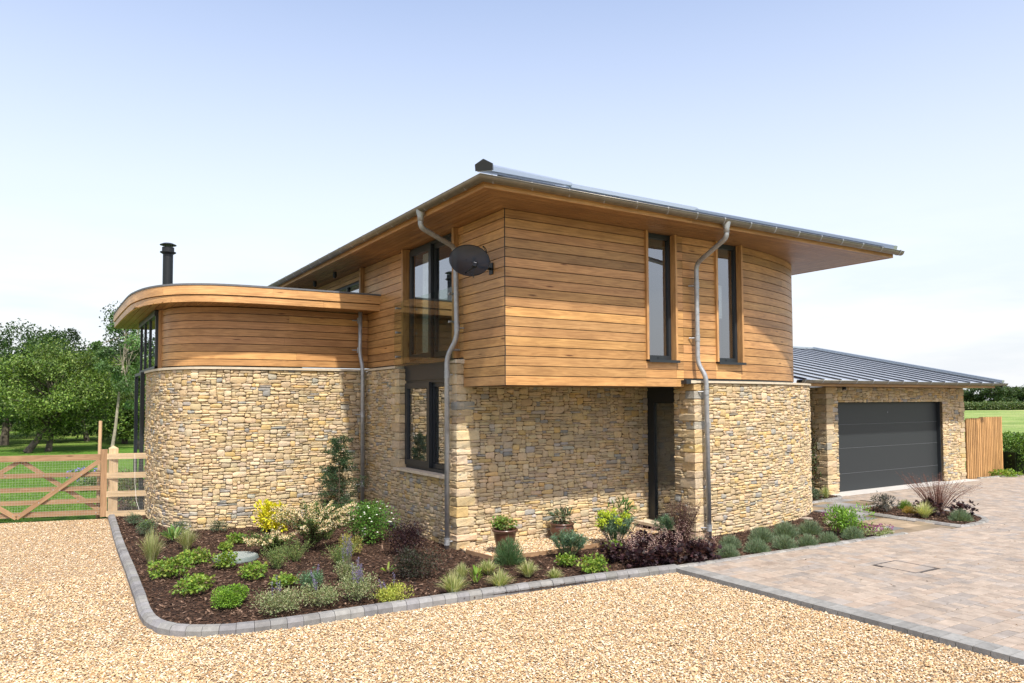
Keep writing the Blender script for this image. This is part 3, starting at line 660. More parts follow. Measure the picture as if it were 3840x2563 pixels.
# wing flat roof: fascia outline
fo = catmull([(0.0, 4.74), (-1.0, 4.77), (-1.7, 4.80), (-2.33, 4.84), (-2.95, 4.93), (-3.42, 5.13), (-3.80, 5.48), (-4.06, 6.02), (-4.20, 6.7), (-4.265, 7.5), (-4.285, 9.4), (-4.28, 11.1)], 6)
PF = Path(fo, side=-1)
if PF.at(.5)[1][1] > 0: PF = Path(fo, side=1)
froof = MB(); pl_ = PF.off(-.03) + [(-4.25, 11.4), (0.0, 11.4)]
froof.poly(pl_, 4.445, 4.478); flat = froof.build('flat_roof', M['felt'], house)
ed = MB(); strip(ed, PF, 0, PF.total, 4.468, 4.50, -.06, .022); ed.build('roof_edging', M['felt'], flat)
fa = MB()
for (a, b, zz0, zz1, d1) in ((0.0, 2.1, 4.30, 4.468, .012), (2.1, 4.1, 4.30, 4.468, .012), (4.1, 99, 4.30, 4.468, .012), (0, 1.15, 4.167, 4.292, -.008), (1.15, 3.9, 4.167, 4.292, -.008), (3.9, 99, 4.167, 4.292, -.008)):
    v = rng.uniform(.98, 1.16); strip(fa, PF, a + .001, min(b, PF.total) - .001, zz0, zz1, -.045, d1, (v * 1.1, v * 1.12, v * 1.15), rng.random() * 40, .004)
fa.build('fascia', M['cedar'], flat)
bkf = MB(); strip(bkf, PF, 0, PF.total, 4.18, 4.45, -.06, -.046); bkf.build('fascia_backing', M['black'], flat)
so = MB(); inner = PF.off(-.05)
# soffit boards: strips perpendicular to the front
xs0 = -4.24
while xs0 < 0:
    x1 = min(xs0 + .118, 0); mid = (xs0 + x1) / 2
    # front y from fascia outline
    best = [q[1] for q in inner if abs(q[0] - mid) < .35]
    fy = min((abs(q[0] - mid), q[1]) for q in inner)[1] if mid > -4.1 else 6.6
    for a, b in ((fy, 7.2), (7.2, 11.3)):
        if b - a < .05: continue
        v = rng.uniform(.82, 1.08); g = rng.random() * 50
        V = [(xs0 + .004, a, 4.172), (x1 - .004, a, 4.172), (x1 - .004, b, 4.172), (xs0 + .004, b, 4.172), (xs0 + .004, a, 4.19), (x1 - .004, a, 4.19), (x1 - .004, b, 4.19), (xs0 + .004, b, 4.19)]
        G = [(p[1] + g, p[0] + g * .37, g) for p in V]
        so.add(V, [(3, 2, 1, 0), (4, 5, 6, 7), (0, 1, 5, 4), (1, 2, 6, 5), (2, 3, 7, 6), (3, 0, 4, 7)], (v, v, v), G)
    xs0 = x1
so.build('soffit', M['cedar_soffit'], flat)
mb = MB(); mb.poly(inner + [(-4.2, 11.3), (0, 11.3)], 4.195, 4.21); mb.build('soffit_lining', M['black'], flat)

# main roof
zg = 5.283; ov = .88; SL = .362
def rz(x, y):   # roof height on whichever plane
    return 5.30 + SL * min(x + ov, y + ov)
roof = MB(); zr = 5.30 + SL * (4.5 + ov); XR = 8.62
e0 = 5.30
Vr = [(-ov, -ov, e0), (XR, -ov, e0), (XR, 4.5, zr), (4.5, 4.5, zr), (4.5, 16, zr), (-ov, 16, e0), (XR, 8.62, zr - SL * (8.62 - 4.5)), (XR, 16, zr - SL * (8.62 - 4.5))]
roof.add(Vr, [(0, 1, 2, 3), (0, 3, 4, 5), (3, 2, 6), (3, 6, 7, 4)])
ro_ = roof.build('roof', M['roofmetal'], house)
sm = MB()
x = -.3
while x < XR - .05:     # seams on the front slope
    y1 = min(x, 4.5) if x < 4.5 else 4.5
    if y1 > -ov + .1: sm.obox((x, -ov - .01, e0 + .015), (x, y1, e0 + SL * (y1 + ov) + .015), .012, .04)
    x += .56
y = -.3
while y < 16:
    x1 = min(y, 4.5)
    if x1 > -ov + .3: sm.obox((-ov + .2, y, e0 + SL * .2 + .0), (x1, y, e0 + SL * (x1 + ov) + .0), .012, .03)
    y += .56
sm.build('standing_seams', M['roofdark'], ro_)
# hip capping from the front corner, and verge capping at the right
def cap_prism(name, p0, p1, wd, h, mat, par, peak=.05):
    p0 = np.array(p0, float); p1 = np.array(p1, float); d = p1 - p0; d /= np.linalg.norm(d); s_ = np.cross(d, (0, 0, 1)); s_ /= np.linalg.norm(s_); u = np.cross(s_, d)
    V = []
    for p in (p0, p1):
        for a, b in ((-wd / 2, 0), (wd / 2, 0), (wd / 2, h), (0, h + peak), (-wd / 2, h)): V.append(p + s_ * a + u * b)
    mb = MB(); mb.add(V, [(0, 4, 3, 2, 1), (5, 6, 7, 8, 9), (0, 1, 6, 5), (1, 2, 7, 6), (2, 3, 8, 7), (3, 4, 9, 8), (4, 0, 5, 9)]); return mb.build(name, mat, par)
cap_prism('hip_capping', (-.80, -.80, e0 + .075), (4.5, 4.5, zr + .075), .20, .06, M['ridgecap'], ro_, .05)
cap_prism('hip_end_cap', (-.825, -.825, e0 + .074), (-.79, -.79, e0 + .088), .235, .085, M['dark'], ro_, .065)
cap_prism('ridge_capping', (4.5, 4.5, zr + .02), (XR, 4.5, zr + .02), .2, .08, M['ridgecap'], ro_)
cap_prism('verge_capping', (XR - .03, -ov + .05, e0 + .03), (XR - .03, 4.5, zr + .03), .12, .07, M['ridgecap'], ro_, .01)
# fascia, soffit boards (mitred at the corner)
fz0 = 5.165; OF = .80
fb = MB()
fb.box(-OF, 3.0, -OF, -OF + .022, fz0, 5.29, (1.05, 1.05, 1.05), 3.1, 0); fb.box(3.003, 8.57, -OF, -OF + .022, fz0, 5.29, (.95, .95, .95), 13.1, 0)
fb.box(-OF, -OF + .022, -OF + .022, 6, fz0, 5.29, (1.02, 1, 1), 7.7, 1); fb.box(-OF, -OF + .022, 6.003, 16, fz0, 5.29, (.96, .95, .95), 9.7, 1)
fb.box(8.548, 8.57, -OF + .022, 16, fz0 - .0, 5.29, (.9, .9, .9), 19.7, 1)
fb.build('fascia', M['cedar'], ro_)
sb = MB(); bw = .098; k = 0; d = OF - .03
zsb = 5.172
def sboard(V, g):
    v = rng.uniform(.84, 1.08); Vt = [(a, b, zsb) for a, b in V] + [(a, b, zsb + .02) for a, b in V]
    gx = abs(V[1][0] - V[0][0]) > abs(V[1][1] - V[0][1])
    G = [((p[0] if gx else p[1]) + g, (p[1] if gx else p[0]) + g * .37, g) for p in Vt]
    sb.add(Vt, [(3, 2, 1, 0), (4, 5, 6, 7), (0, 1, 5, 4), (1, 2, 6, 5), (2, 3, 7, 6), (3, 0, 4, 7)], (v, v, v), G)
while d > -1.4:      # concentric mitred boards, front, left and right
    a, b = -d, -d + bw - .007
    xr0, xr1 = 8.545 - (OF - .03 - d), 8.545 - (OF - .03 - d) - bw + .007
    sboard([(a, a), (xr0, a), (xr1, b), (b, b)], rng.random() * 50)
    if d > -.1: sboard([(a, 16), (a, a), (b, b), (b, 16)], rng.random() * 50)
    sboard([(xr0, a), (xr0, 16), (xr1, 16), (xr1, b)], rng.random() * 50)
    d -= bw
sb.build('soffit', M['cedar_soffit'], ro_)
mb = MB(); mb.box(-OF + .03, 8.54, -OF + .03, 16, 5.196, 5.21); mb.build('soffit_lining', M['black'], ro_)
# gutter: half round with brackets
def gutter(pts, r=.072, parent=None, br=.62, name='gutter', inner=None, first=.2):
    # pts: plan polyline at gutter centre, z top edge
    P = Path([(p[0], p[1]) for p in pts], side=1); P.sm = True; zt = pts[0][2]; mb = MB(); K = 12; V = []
    for i in range(len(P.p)):
        n = P.vn[i]; sc_ = 1.0
        if 0 < i < len(P.p) - 1: sc_ = 1 / max(.3, float(P.vn[i] @ P.nn[i]))
        for rr in (r, r - .004):
            for k in range(K + 1):
                a = PI * k / K; V.append((P.p[i][0] + n[0] * math.cos(a) * rr * sc_, P.p[i][1] + n[1] * math.cos(a) * rr * sc_, zt - math.sin(a) * rr))
    m_ = 2 * (K + 1); Fc = []
    for i in range(len(P.p) - 1):
        A = i * m_; B = A + m_
        for k in range(K): Fc += [(A + k, A + k + 1, B + k + 1, B + k), (A + K + 1 + k, B + K + 1 + k, B + K + 2 + k, A + K + 2 + k)]
        Fc += [(A, B, B + K + 1, A + K + 1), (A + K, A + 2 * K + 1, B + 2 * K + 1, B + K)]
    mb.add(V, Fc)
    bd = mb
    for i in range(len(P.p) - 1):      # rolled front bead both sides
        for sgn in (1, -1):
            q = [(P.p[j][0] + P.vn[j][0] * sgn * (r + .002) / max(.3, float(P.vn[j] @ P.nn[min(i, len(P.nn) - 1)])), P.p[j][1] + P.vn[j][1] * sgn * (r + .002) / max(.3, float(P.vn[j] @ P.nn[min(i, len(P.nn) - 1)])), zt) for j in (i, i + 1)]
            bd.tube(q, .007, 8)
    o = mb.build(name, M['gutter'], parent, smooth=True)
    s = first
    while s < P.total:
        bk = MB(); q, n = P.at(s); t = np.array([-n[1], n[0]])
        for kk in range(K):
            a0, a1 = PI * kk / K, PI * (kk + 1) / K; rr = r + .005
            V = []
            for a in (a0, a1):
                for tt in (-.012, .012):
                    for r2 in (rr, rr - .004): V.append((q[0] + n[0] * math.cos(a) * r2 + t[0] * tt, q[1] + n[1] * math.cos(a) * r2 + t[1] * tt, zt - math.sin(a) * r2))
            bk.add(V, [(0, 2, 6, 4), (1, 5, 7, 3), (0, 4, 5, 1), (2, 3, 7, 6)])
        bk.box(q[0] - .013, q[0] + .013, q[1] - .013, q[1] + .013, zt - .004, zt + .012) if False else None
        fx = q + n * (r + .004); bk.box(fx[0] - .012, fx[0] + .012, fx[1] - .012, fx[1] + .012, zt - .012, zt + .016)
        s += br; bk.build('gutter_bracket', M['metal'], o)
    return o
GO = OF + .078
g_main = gutter([(-GO, 15.9, zg), (-GO, -GO, zg), (8.71, -GO, zg)], parent=house)
# downpipes
def bend(pts, r=.12, n=6):
    pts = [np.array(p, float) for p in pts]; o = [pts[0]]
    for i in range(1, len(pts) - 1):
        a = pts[i - 1] - pts[i]; b = pts[i + 1] - pts[i]; la, lb = np.linalg.norm(a), np.linalg.norm(b); rr = min(r, la * .48, lb * .48); a = pts[i] + a / la * rr; b = pts[i] + b / lb * rr
        for k in range(n + 1):
            t = k / n; o.append((1 - t) ** 2 * a + 2 * t * (1 - t) * pts[i] + t * t * b)
    o.append(pts[-1]); return o
def downpipe(pts, r=.040, clips=(), funnel=None, bracket_dir=(1, 0)):
    mb = MB(); mb.tube(bend(pts), r, 16); o = mb.build('downpipe', M['metal'], house, smooth=True)
    for (x, y, z) in clips:
        cl = MB()
        cl.tube([(x, y, z - .05), (x, y, z + .05)], r + .004, 16); cl.tube([(x, y, z - .052), (x, y, z - .042)], r + .009, 16); cl.tube([(x, y, z + .042), (x, y, z + .052)], r + .009, 16)
        e = np.array(bracket_dir); cl.tube([(x + e[0] * r, y + e[1] * r, z), (x + e[0] * (r + .10), y + e[1] * (r + .10), z)], .012, 8)
        cl.build('pipe_clip', M['metal'], o, smooth=False)
    if funnel:
        x, y, z = funnel; f = MB(); f.lathe([(.070, z), (.066, z - .03), (r + .006, z - .10), (r + .006, z - .17), (r, z - .17)], x, y, 18); f.build('pipe_outlet', M['metal'], o, smooth=True)
    return o
downpipe([(-GO, 1.005, 5.16), (-GO, 1.005, 4.99), (-.15, 1.255, 4.80), (-.13, 1.25, 3.36), (-.22, 1.42, 3.06), (-.225, 1.41, -.03)], clips=[(-.13, 1.25, 3.52), (-.22, 1.415, 2.78), (-.225, 1.41, .14)], funnel=(-GO, 1.005, 5.25), bracket_dir=(1, -.12))
downpipe([(3.70, -GO, 5.16), (3.70, -GO, 5.0), (3.79, -.12, 4.70), (3.79, -.12, 2.98), (3.87, -.23, 2.76), (3.89, -.23, .02)], clips=[(3.79, -.12, 4.32), (3.79, -.12, 3.42), (3.87, -.23, 2.50), (3.89, -.23, .2)], funnel=(3.70, -GO, 5.25), bracket_dir=(-.7, .7))
downpipe([(-.28, 5.13, 4.19), (-.275, 5.16, 3.3), (-.24, 5.10, 3.06), (-.23, 5.10, .10)], clips=[(-.275, 5.2, 4.0), (-.275, 5.2, 3.4), (-.235, 5.10, 2.1), (-.235, 5.10, .7)], bracket_dir=(-1, .2))
# flue
fl = MB(); fx, fy = -3.42, 8.6; fl.lathe([(.105, 4.45), (.105, 5.62)], fx, fy, 24); fl.lathe([(0, 5.60), (.115, 5.625), (.165, 5.655), (.165, 5.668), (.10, 5.685), (.0, 5.69)], fx, fy, 24)
flo = fl.build('flue', M['black'], house, smooth=False)
f2 = MB(); f2.lathe([(.125, 5.675), (.125, 5.77), (.11, 5.77), (.11, 5.675)], fx, fy, 24)
for k in range(4):
    a = k * PI / 2 + .4; f2.obox((fx + .1 * math.cos(a), fy + .1 * math.sin(a), 5.66), (fx + .1 * math.cos(a), fy + .1 * math.sin(a), 5.86), .012, .012, up=(1, 0, 0))
f2.build('flue_vent', M['black'], flo)
f3 = MB(); f3.lathe([(0, 5.872), (.10, 5.862), (.17, 5.83), (.17, 5.82), (0, 5.835)], fx, fy, 24); f3.build('flue_cap', M['black'], flo)
# windows on the front
def window_front(x0, x1, z0, z1, y=0.):
    w_ = MB(); t = .055; yb = y + .09   # frame set back in the opening
    for (a, b, c, d) in ((x0 + .042, x0 + .042 + t, z0, z1), (x1 - .042 - t, x1 - .042, z0, z1), (x0 + .042 + t, x1 - .042 - t, z0, z0 + .08), (x0 + .042 + t, x1 - .042 - t, z1 - .08, z1)):
        w_.box(a, b, yb - .02, yb + .05, c, d)
    o = w_.build('window', M['dark'], house)
    p = MB(); p.box(x0 + .09, x1 - .09, yb + .012, yb + .022, z0 + .07, z1 - .07); p.build('pane', M['glass'], o)
    s_ = MB(); s_.box(x0 + .02, x1 + .02, y - .075, yb - .02, z0 - .03, z0 - .002); s_.box(x0 + .02, x1 + .02, y - .078, y - .07, z0 - .045, z0 - .0025); s_.build('sill', M['dark'], o)
    r_ = MB(); r_.box(x0 - .003, x0 + .042, y - .05, yb + .05, z0 + .001, z1, (1.05, 1.05, 1.05), gd=2); r_.build('timber_reveal', M['cedar'], o); r_ = MB(); r_.box(x1 - .042, x1 + .003, y - .05, yb + .05, z0 + .001, z1, (1.0, 1, 1), gd=2); r_.build('timber_reveal', M['cedar'], o)
    q = MB(); q.box((x0 + x1) / 2 - .012, (x0 + x1) / 2 + .012, yb - .028, yb - .02, z0 + .03, z0 + .05); q.build('latch', M['black'], o)
window_front(W1[0], W1[1], WZ0, ZS - .002); window_front(W2[0], W2[1], WZ0, ZS - .002)
mb = MB(); mb.box(W2[0] + .05, W2[1] - .22, .26, .268, 3.85, 4.45); mb.build('blind', M['white'], house)
# interior shell seen through the panes
mb = MB(); mb.box(.2, 5.6, 4.0, 4.1, 2.9, 5.15); mb.box(2.0, 2.1, .2, 4.0, 2.9, 5.15); mb.box(3.83, 3.93, .2, 4.0, 2.9, 5.15); mb.box(5.6, 5.7, .3, 4.0, 2.9, 5.15)
mb.box(.2, 5.4, .25, 9.0, 2.80, 2.9); mb.box(2.0, 2.1, 1.6, 4.1, 0, 2.8); mb.box(.2, 2.1, 4.1, 4.2, 0, 2.8); mb.box(.25, 2.0, 4.5, 9.5, 5.08, 5.15)
mb.build('interior_wall', M['plaster'], house)
# full height window with the glass balcony on the left face
w_ = MB(); X0, X1 = .04, .10
def fr(o, y0, y1, z0, z1, t=.07, x0=X0, x1=X1):
    o.box(x0, x1, y0, y0 + t, z0, z1); o.box(x0, x1, y1 - t, y1, z0, z1); o.box(x0, x1, y0 + t, y1 - t, z0, z0 + t); o.box(x0, x1, y0 + t, y1 - t, z1 - t, z1)
fr(w_, 1.47, 3.42, 3.06, 5.16, .05); fr(w_, 2.47, 3.36, 3.12, 5.11, .09, .0, .055); fr(w_, 1.53, 2.50, 3.12, 5.11, .09, .06, .12)
wo = w_.build('window', M['dark'], house)
p = MB(); p.box(.025, .032, 2.55, 3.28, 3.20, 5.03); p.build('pane', M['glass'], wo); p = MB(); p.box(.085, .092, 1.61, 2.42, 3.20, 5.03); p.build('pane', M['glass'], wo)
r_ = MB(); r_.box(-.10, .12, 3.44, 3.505, 3.05, ZS - .003, (.8, .8, .8), gd=2); r_.build('timber_reveal', M['cedar'], wo); r_ = MB(); r_.box(-.10, .12, 1.42, 1.485, 3.05, ZS - .003, (.8, .8, .8), gd=2); r_.build('timber_reveal', M['cedar'], wo)
c_ = MB(); n = 60; V = []
for i in range(n + 1):
    y_ = 2.62 + .34 * i / n; x_ = .085 + .018 * math.sin(i * .9)
    V += [(x_, y_, 3.1), (x_, y_ - .02, 5.0)]
c_.add(V, [(2 * i, 2 * i + 2, 2 * i + 3, 2 * i + 1) for i in range(n)]); c_.build('curtain', M['curtain'], wo)
bg_ = MB(); bg_.box(-.168, -.152, 1.33, 3.665, 3.0, 4.183); bo = bg_.build('balcony_glass', M['clear'], house)
for yy in (3.55, 1.405):
    for zz in (4.08, 3.63, 3.18): bt = MB(); bt.tube([(-.195, yy, zz), (.0, yy, zz)], .019, 12); bt.build('glass_fixing', M['metal'], bo)
pn = MB(); pn.box(-.02, .05, 1.55, 3.54, 2.735, 3.055); pn.box(-.05, .0, 1.5, 3.56, 3.035, 3.06); pn.build('spandrel_panel', M['dark'], house)
w_ = MB(); fr(w_, 1.56, 3.535, 1.15, 2.735, .055, .0, .08); fr(w_, 2.46, 3.475, 1.21, 2.69, .1, -.035, .03); fr(w_, 1.60, 2.52, 1.21, 2.69, .08, .035, .10)
wo = w_.build('window', M['dark'], house)
p = MB(); p.box(.0, .008, 2.56, 3.38, 1.3, 2.6); p.build('pane', M['glass'], wo); p = MB(); p.box(.06, .068, 1.68, 2.45, 1.3, 2.6); p.build('pane', M['glass'], wo)
s_ = MB(); s_.box(-.20, .05, 2.62, 3.64, 1.108, 1.149); s_.box(-.20, .05, 1.52, 2.617, 1.108, 1.149); s_.build('sill', M['cap'], wo)
# clerestory window above the flat roof
w_ = MB(); fr(w_, 5.72, 9.6, 4.3, 4.95, .05, .02, .09); w_.box(.02, .09, 6.75, 6.80, 4.35, 4.9); wo = w_.build('window', M['dark'], house)
p = MB(); p.box(.05, .058, 5.77, 9.55, 4.35, 4.9); p.build('pane', M['glass'], wo)
r_ = MB(); r_.box(-.10, .1, 5.62, 5.70, 4.3, ZS - .003, (.8, .8, .8), gd=2); r_.build('timber_reveal', M['cedar'], wo)
for yy in (6.42, 7.84, 9.08):
    q = MB(); q.tube([(-.38, yy, 5.06), (-.38, yy, 5.172)], .04, 14); q.box(-.40, -.36, yy - .02, yy + .02, 5.04, 5.1); q.build('soffit_light', M['black'], ro_)
# doorway under the overhang: glazed screen facing left
w_ = MB(); w_.box(3.90, 3.98, 1.16, 1.27, .16, 2.60); w_.box(3.90, 3.98, .30, 1.16, 2.30, 2.60); w_.box(3.90, 3.98, .30, 1.16, .16, .25); w_.box(3.90, 3.98, .24, .34, .16, 2.6); w_.box(3.885, 3.93, 1.08, 1.17, .2, 2.32)
wo = w_.build('glazed_door', M['dark'], house); p = MB(); p.box(3.925, 3.933, .34, 1.09, .24, 2.3); p.build('pane', M['glass'], wo)
s_ = MB(); s_.box(3.55, 3.95, .38, 1.24, .11, .16); s_.build('door_step', M['cap'], wo)
mb = MB(); mb.box(3.99, 6.2, .2, .25, 0, 2.6); mb.box(6.2, 6.3, .2, 2.5, 0, 2.6); mb.box(3.99, 6.3, 1.6, 1.7, 0, 2.6); mb.box(3.74, 6.3, .3, 1.7, 2.60, 2.64); mb.build('interior_wall', M['plaster'], house)
# air bricks
for (P_, s_, z0) in ((PA, LA + 1.80, .0), (PW, PW.total - .95, .12)):
    q = MB()
    for k in range(5): strip(q, P_, s_ - .09, s_ + .09, z0 + .05 + k * .022, z0 + .063 + k * .022, 0, .042)
    q.build('air_brick', M['grate'], house)
# wing glazing past the timber
w_ = MB()
for yy in (6.78, 7.8, 8.7, 9.5): w_.box(-3.85, -3.79, yy, yy + .05, 3.02, 4.06)
w_.box(-3.86, -3.78, 6.78, 9.55, 3.02, 3.07); w_.box(-3.95, -3.87, 8.30, 8.36, 0, 3.0); w_.box(-3.95, -3.87, 9.5, 9.56, 0, 3.0); w_.box(-3.95, -3.87, 8.36, 9.5, 2.94, 3.0)
wo = w_.build('window', M['dark'], house); p = MB(); p.box(-3.825, -3.818, 6.83, 9.5, 3.07, 4.06); p.build('pane', M['glass'], wo); p = MB(); p.box(-3.915, -3.908, 8.36, 9.5, .05, 2.94); p.build('pane', M['glass'], wo)
mb = MB(); mb.box(-3.6, 0, 10.1, 10.3, 0, 4.16); mb.box(-3.5, -3.4, 7.2, 7.3, 3.1, 4.1); mb.build('interior_wall', M['plaster'], house)

# ------------------------------------------------------------------ satellite dish
dish = empty('satellite_dish', (0, .45, 4.42)); tag(dish, 'dark grey mesh satellite dish on the timber wall beside the roof corner', 'satellite dish')
D0 = np.array([0, .45, 4.42]); cen = np.array([-.45, .252, 4.405]); nrm = np.array([-.52, -.80, .29]); nrm /= np.linalg.norm(nrm)
s_ = np.cross((0, 0, 1), nrm); s_ /= np.linalg.norm(s_); u_ = np.cross(nrm, s_); rot = R(-17)
s2 = s_ * math.cos(rot) + u_ * math.sin(rot); u2 = -s_ * math.sin(rot) + u_ * math.cos(rot)
mb = MB(); V = []; K = 40; RR = 8
for i in range(RR + 1):
    r_ = i / RR
    for k in range(K):
        a = 2 * PI * k / K; V.append(cen + s2 * math.cos(a) * .295 * r_ + u2 * math.sin(a) * .245 * r_ + nrm * (-.07 + .07 * r_ * r_))
mb.add(V, [(i * K + k, i * K + (k + 1) % K, (i + 1) * K + (k + 1) % K, (i + 1) * K + k) for i in range(RR) for k in range(K)])
mb.build('reflector', M['dishmesh'], dish, smooth=True, at=D0)
mb = MB(); mb.tube([cen + s2 * math.cos(a) * .297 + u2 * math.sin(a) * .247 for a in np.linspace(0, 2 * PI, 48)], .006, 8, cap=False)
for (a, b) in ((-.06, .02), (.02, .01), (-.05, -.14), (.03, -.14)): c0 = cen + s2 * a + u2 * b - nrm * .06; mb.tube([c0, c0 + nrm * .008], .008, 8)
mb.build('rim', M['black'], dish, at=D0)
lnb = cen + s2 * .085 - u2 * .085 + nrm * .30 - np.array([0, 0, .0])
lnb = cen + nrm * .22 + s2 * .15 - u2 * .15
mb = MB(); mb.tube([cen - u2 * .20 - nrm * .03, lnb - u2 * .02], .011, 8); mb.build('arm', M['black'], dish, at=D0)
mb = MB(); mb.tube([lnb - nrm * .05, lnb + nrm * .03], .026, 14); mb.obox(lnb - u2 * .045 + nrm * .02, lnb + u2 * .045 + nrm * .02, .055, .05, up=nrm); o = mb.build('receiver', M['black'], dish, at=D0)
q = MB()
for k in range(4): q.box(0, 0, 0, 0, 0, 0) if False else q.obox(lnb + s2 * (-.018 + k * .010) + nrm * .048 + u2 * .012, lnb + s2 * (-.012 + k * .010) + nrm * .048 + u2 * .012, .008, .002, up=nrm)
q.build('maker_mark', M['white'], o, at=D0)
mb = MB()
for k, dx in enumerate((-.02, -.005, .01, .022)):
    a = lnb - u2 * .045; mb.tube(bend([a + s2 * dx * .4, a - u2 * .10 + s2 * dx, a - u2 * (.14 + .01 * k) + s2 * (dx - .03 * (-1) ** k), a - u2 * .07 + s2 * (dx - .05)], .03, 4), .0035, 6)
mb.tube(bend([(-.02, .37, 4.42), (-.10, .40, 4.62), (-.12, .46, 4.70), (-.04, .47, 4.66), (-.02, .46, 4.45)], .05, 5), .006, 6)
mb.build('cable', M['black'], dish, at=D0)
mb = MB(); mb.tube(bend([(-.0, .36, 4.33), (-.25, .34, 4.34), (-.33, .31, 4.42)], .06), .02, 10); mb.box(-.03, .0, .31, .41, 4.25, 4.42); mb.tube([(-.34, .31, 4.33), (-.34, .31, 4.47)], .028, 10); mb.build('mount', M['black'], dish, at=D0)

# ------------------------------------------------------------------ garage
GA = np.array([10.465, 2.094, 0.]); garage = empty('garage', (0, 0, 0)); tag(garage, 'single storey stone garage with dark sectional door and seamed metal roof', 'garage')
gx0, gx1, gxl, gxr, gy, gzt, gzs = 10.92, 15.725, 10.465, 16.815, 2.094, 2.29, 2.67
PG = Path([(gxl, 9.0), (gxl, gy), (gxr, gy), (gxr, 9)], side=-1, smooth=False)
if PG.at(8)[1][1] > 0: PG = Path([(gxl, 9.0), (gxl, gy), (gxr, gy), (gxr, 9)], side=1, smooth=False)
s0 = 9.0 - gy
house_ = house
o = stone_wall(garage, PG, [(0, s0 - .001, 0, gzs), (s0 + .001, s0 + gx0 - gxl, 0, gzs), (s0 + gx0 - gxl, s0 + gx1 - gxl, gzt, gzs), (s0 + gx1 - gxl, s0 + gxr - gxl - .001, 0, gzs), (s0 + gxr - gxl + .001, PG.total, 0, gzs)], quoins=((s0, 0, gzs), (s0 + gxr - gxl, 0, gzs)))
dm = MB(); zp = [.03, .50, 1.135, 1.73, 2.30]
for a, b in zip(zp[:-1], zp[1:]): dm.box(gx0 - .02, gx1 + .02, gy + .15, gy + .20, a + .004, b - .004)
do = dm.build('garage_door', M['doorpaint'], garage)
q = MB()
for a in zp[1:-1]: q.box(gx0, gx1, gy + .144, gy + .16, a - .003, a + .003)
q.build('panel_joint', m_plain('door_joint', (.12, .13, .14), .4, .5), do)
q = MB(); q.box(gx1 - .035, gx1 + .0, gy + .06, gy + .149, 0, 2.29); q.build('door_frame', M['dark'], do); q = MB(); q.box(gx0 - .0, gx0 + .02, gy + .10, gy + .149, 0, 2.29); q.build('door_frame', M['dark'], do)
q = MB(); q.tube([(13.3, gy + .15, 2.02), (13.3, gy + .138, 2.02)], .012, 8); q.build('lock', M['metal'], do)
gr = MB(); X0_, X1_ = 8.60, 17.72; ey = 1.40; gs = .22; ze = 2.80; yr = 7.6; zr2 = ze + gs * (yr - ey)
gr.add([(X0_, ey, ze), (X1_, ey, ze), (X1_, yr, zr2), (X0_, yr, zr2), (X1_, 2 * yr - ey, ze), (X0_, 2 * yr - ey, ze)], [(0, 1, 2, 3), (3, 2, 4, 5)])
go = gr.build('roof', M['roofmetal'], garage)
q = MB(); x = X1_ - .55
while x > X0_: q.obox((x, ey, ze + .018), (x, yr, zr2 + .018), .025, .04); x -= .645
q.build('standing_seams', M['roofdark'], go)
cap_prism('verge_capping', (X1_ - .02, ey, ze + .02), (X1_ - .02, yr, zr2 + .02), .14, .07, M['ridgecap'], go, .01)
cap_prism('ridge_capping', (X0_, yr, zr2 + .0), (X1_, yr, zr2 + .0), .2, .06, M['ridgecap'], go, .02)
q = MB(); q.box(X1_ - .05, X1_ - .01, ey, ey + .02, ze - .09, ze + .03); q.obox((X1_ - .02, ey, ze - .05), (X1_ - .02, yr, zr2 - .05), .03, .12, up=(0, 0, 1)); q.build('barge_board', M['dark'], go)
q = MB(); q.box(X0_, 17.45, 1.50, 1.522, 2.67, 2.78, (.8, .8, .8), gd=0); q.build('fascia', M['cedar'], go)
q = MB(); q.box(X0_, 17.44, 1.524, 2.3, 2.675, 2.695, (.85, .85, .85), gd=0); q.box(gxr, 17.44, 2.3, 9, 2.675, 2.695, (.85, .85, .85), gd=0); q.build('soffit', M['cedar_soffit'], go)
gutter([(X0_, 1.435, 2.80), (17.93, 1.435, 2.765)], parent=garage, br=.645, first=.1)
q = MB(); q.tube([(11.0, 1.95, 2.60), (11.0, 1.95, 2.676)], .05, 12); q.build('soffit_light', M['black'], go)
mb = MB(); mb.box(10.7, 16.6, 6, 6.1, 0, 2.67); mb.build('interior_wall', M['plaster'], garage)

# ------------------------------------------------------------------ gate and fences
gp = np.array([-4.60, 8.28]); gd = np.array([-1.0, .30]); gd /= np.linalg.norm(gd); gn = np.array([gd[1], -gd[0]])  # towards camera
if gn[1] > 0: gn = -gn
def G3(t, z, off=0): p = gp + gd * t + gn * off; return (p[0], p[1], z)
gate = empty('field_gate', (0, 0, 0)); tag(gate, 'brown wooden five bar field gate with diagonal braces and wire netting', 'gate')
mb = MB(); mb.obox(G3(0, 0.03), G3(0, 1.40), .12, .12, up=(1, 0, 0)); mb.build('post', M['gatewood'], gate)
mb = MB(); mb.obox(G3(3.36, 0.03), G3(3.36, 1.40), .12, .12, up=(1, 0, 0)); mb.build('post', M['gatewood'], gate)
for z, h in ((1.245, .12), (.90, .09), (.615, .09), (.36, .09), (.12, .10)):
    mb = MB(); mb.obox(G3(.06, z), G3(3.3, z - .0), .045, h); mb.build('rail', M['gatewood'], gate)
for (a, b, off) in (((.06, 1.18), (1.54, .07), .05), ((1.54, .07), (3.2, 1.18), .05), ((.06, .14), (1.52, 1.2), -.05), ((1.52, 1.2), (3.2, .1), -.05)):
    mb = MB(); mb.obox(G3(a[0], a[1], off), G3(b[0], b[1], off), .03, .085); mb.build('brace', M['gatewood'], gate)
mb = MB()
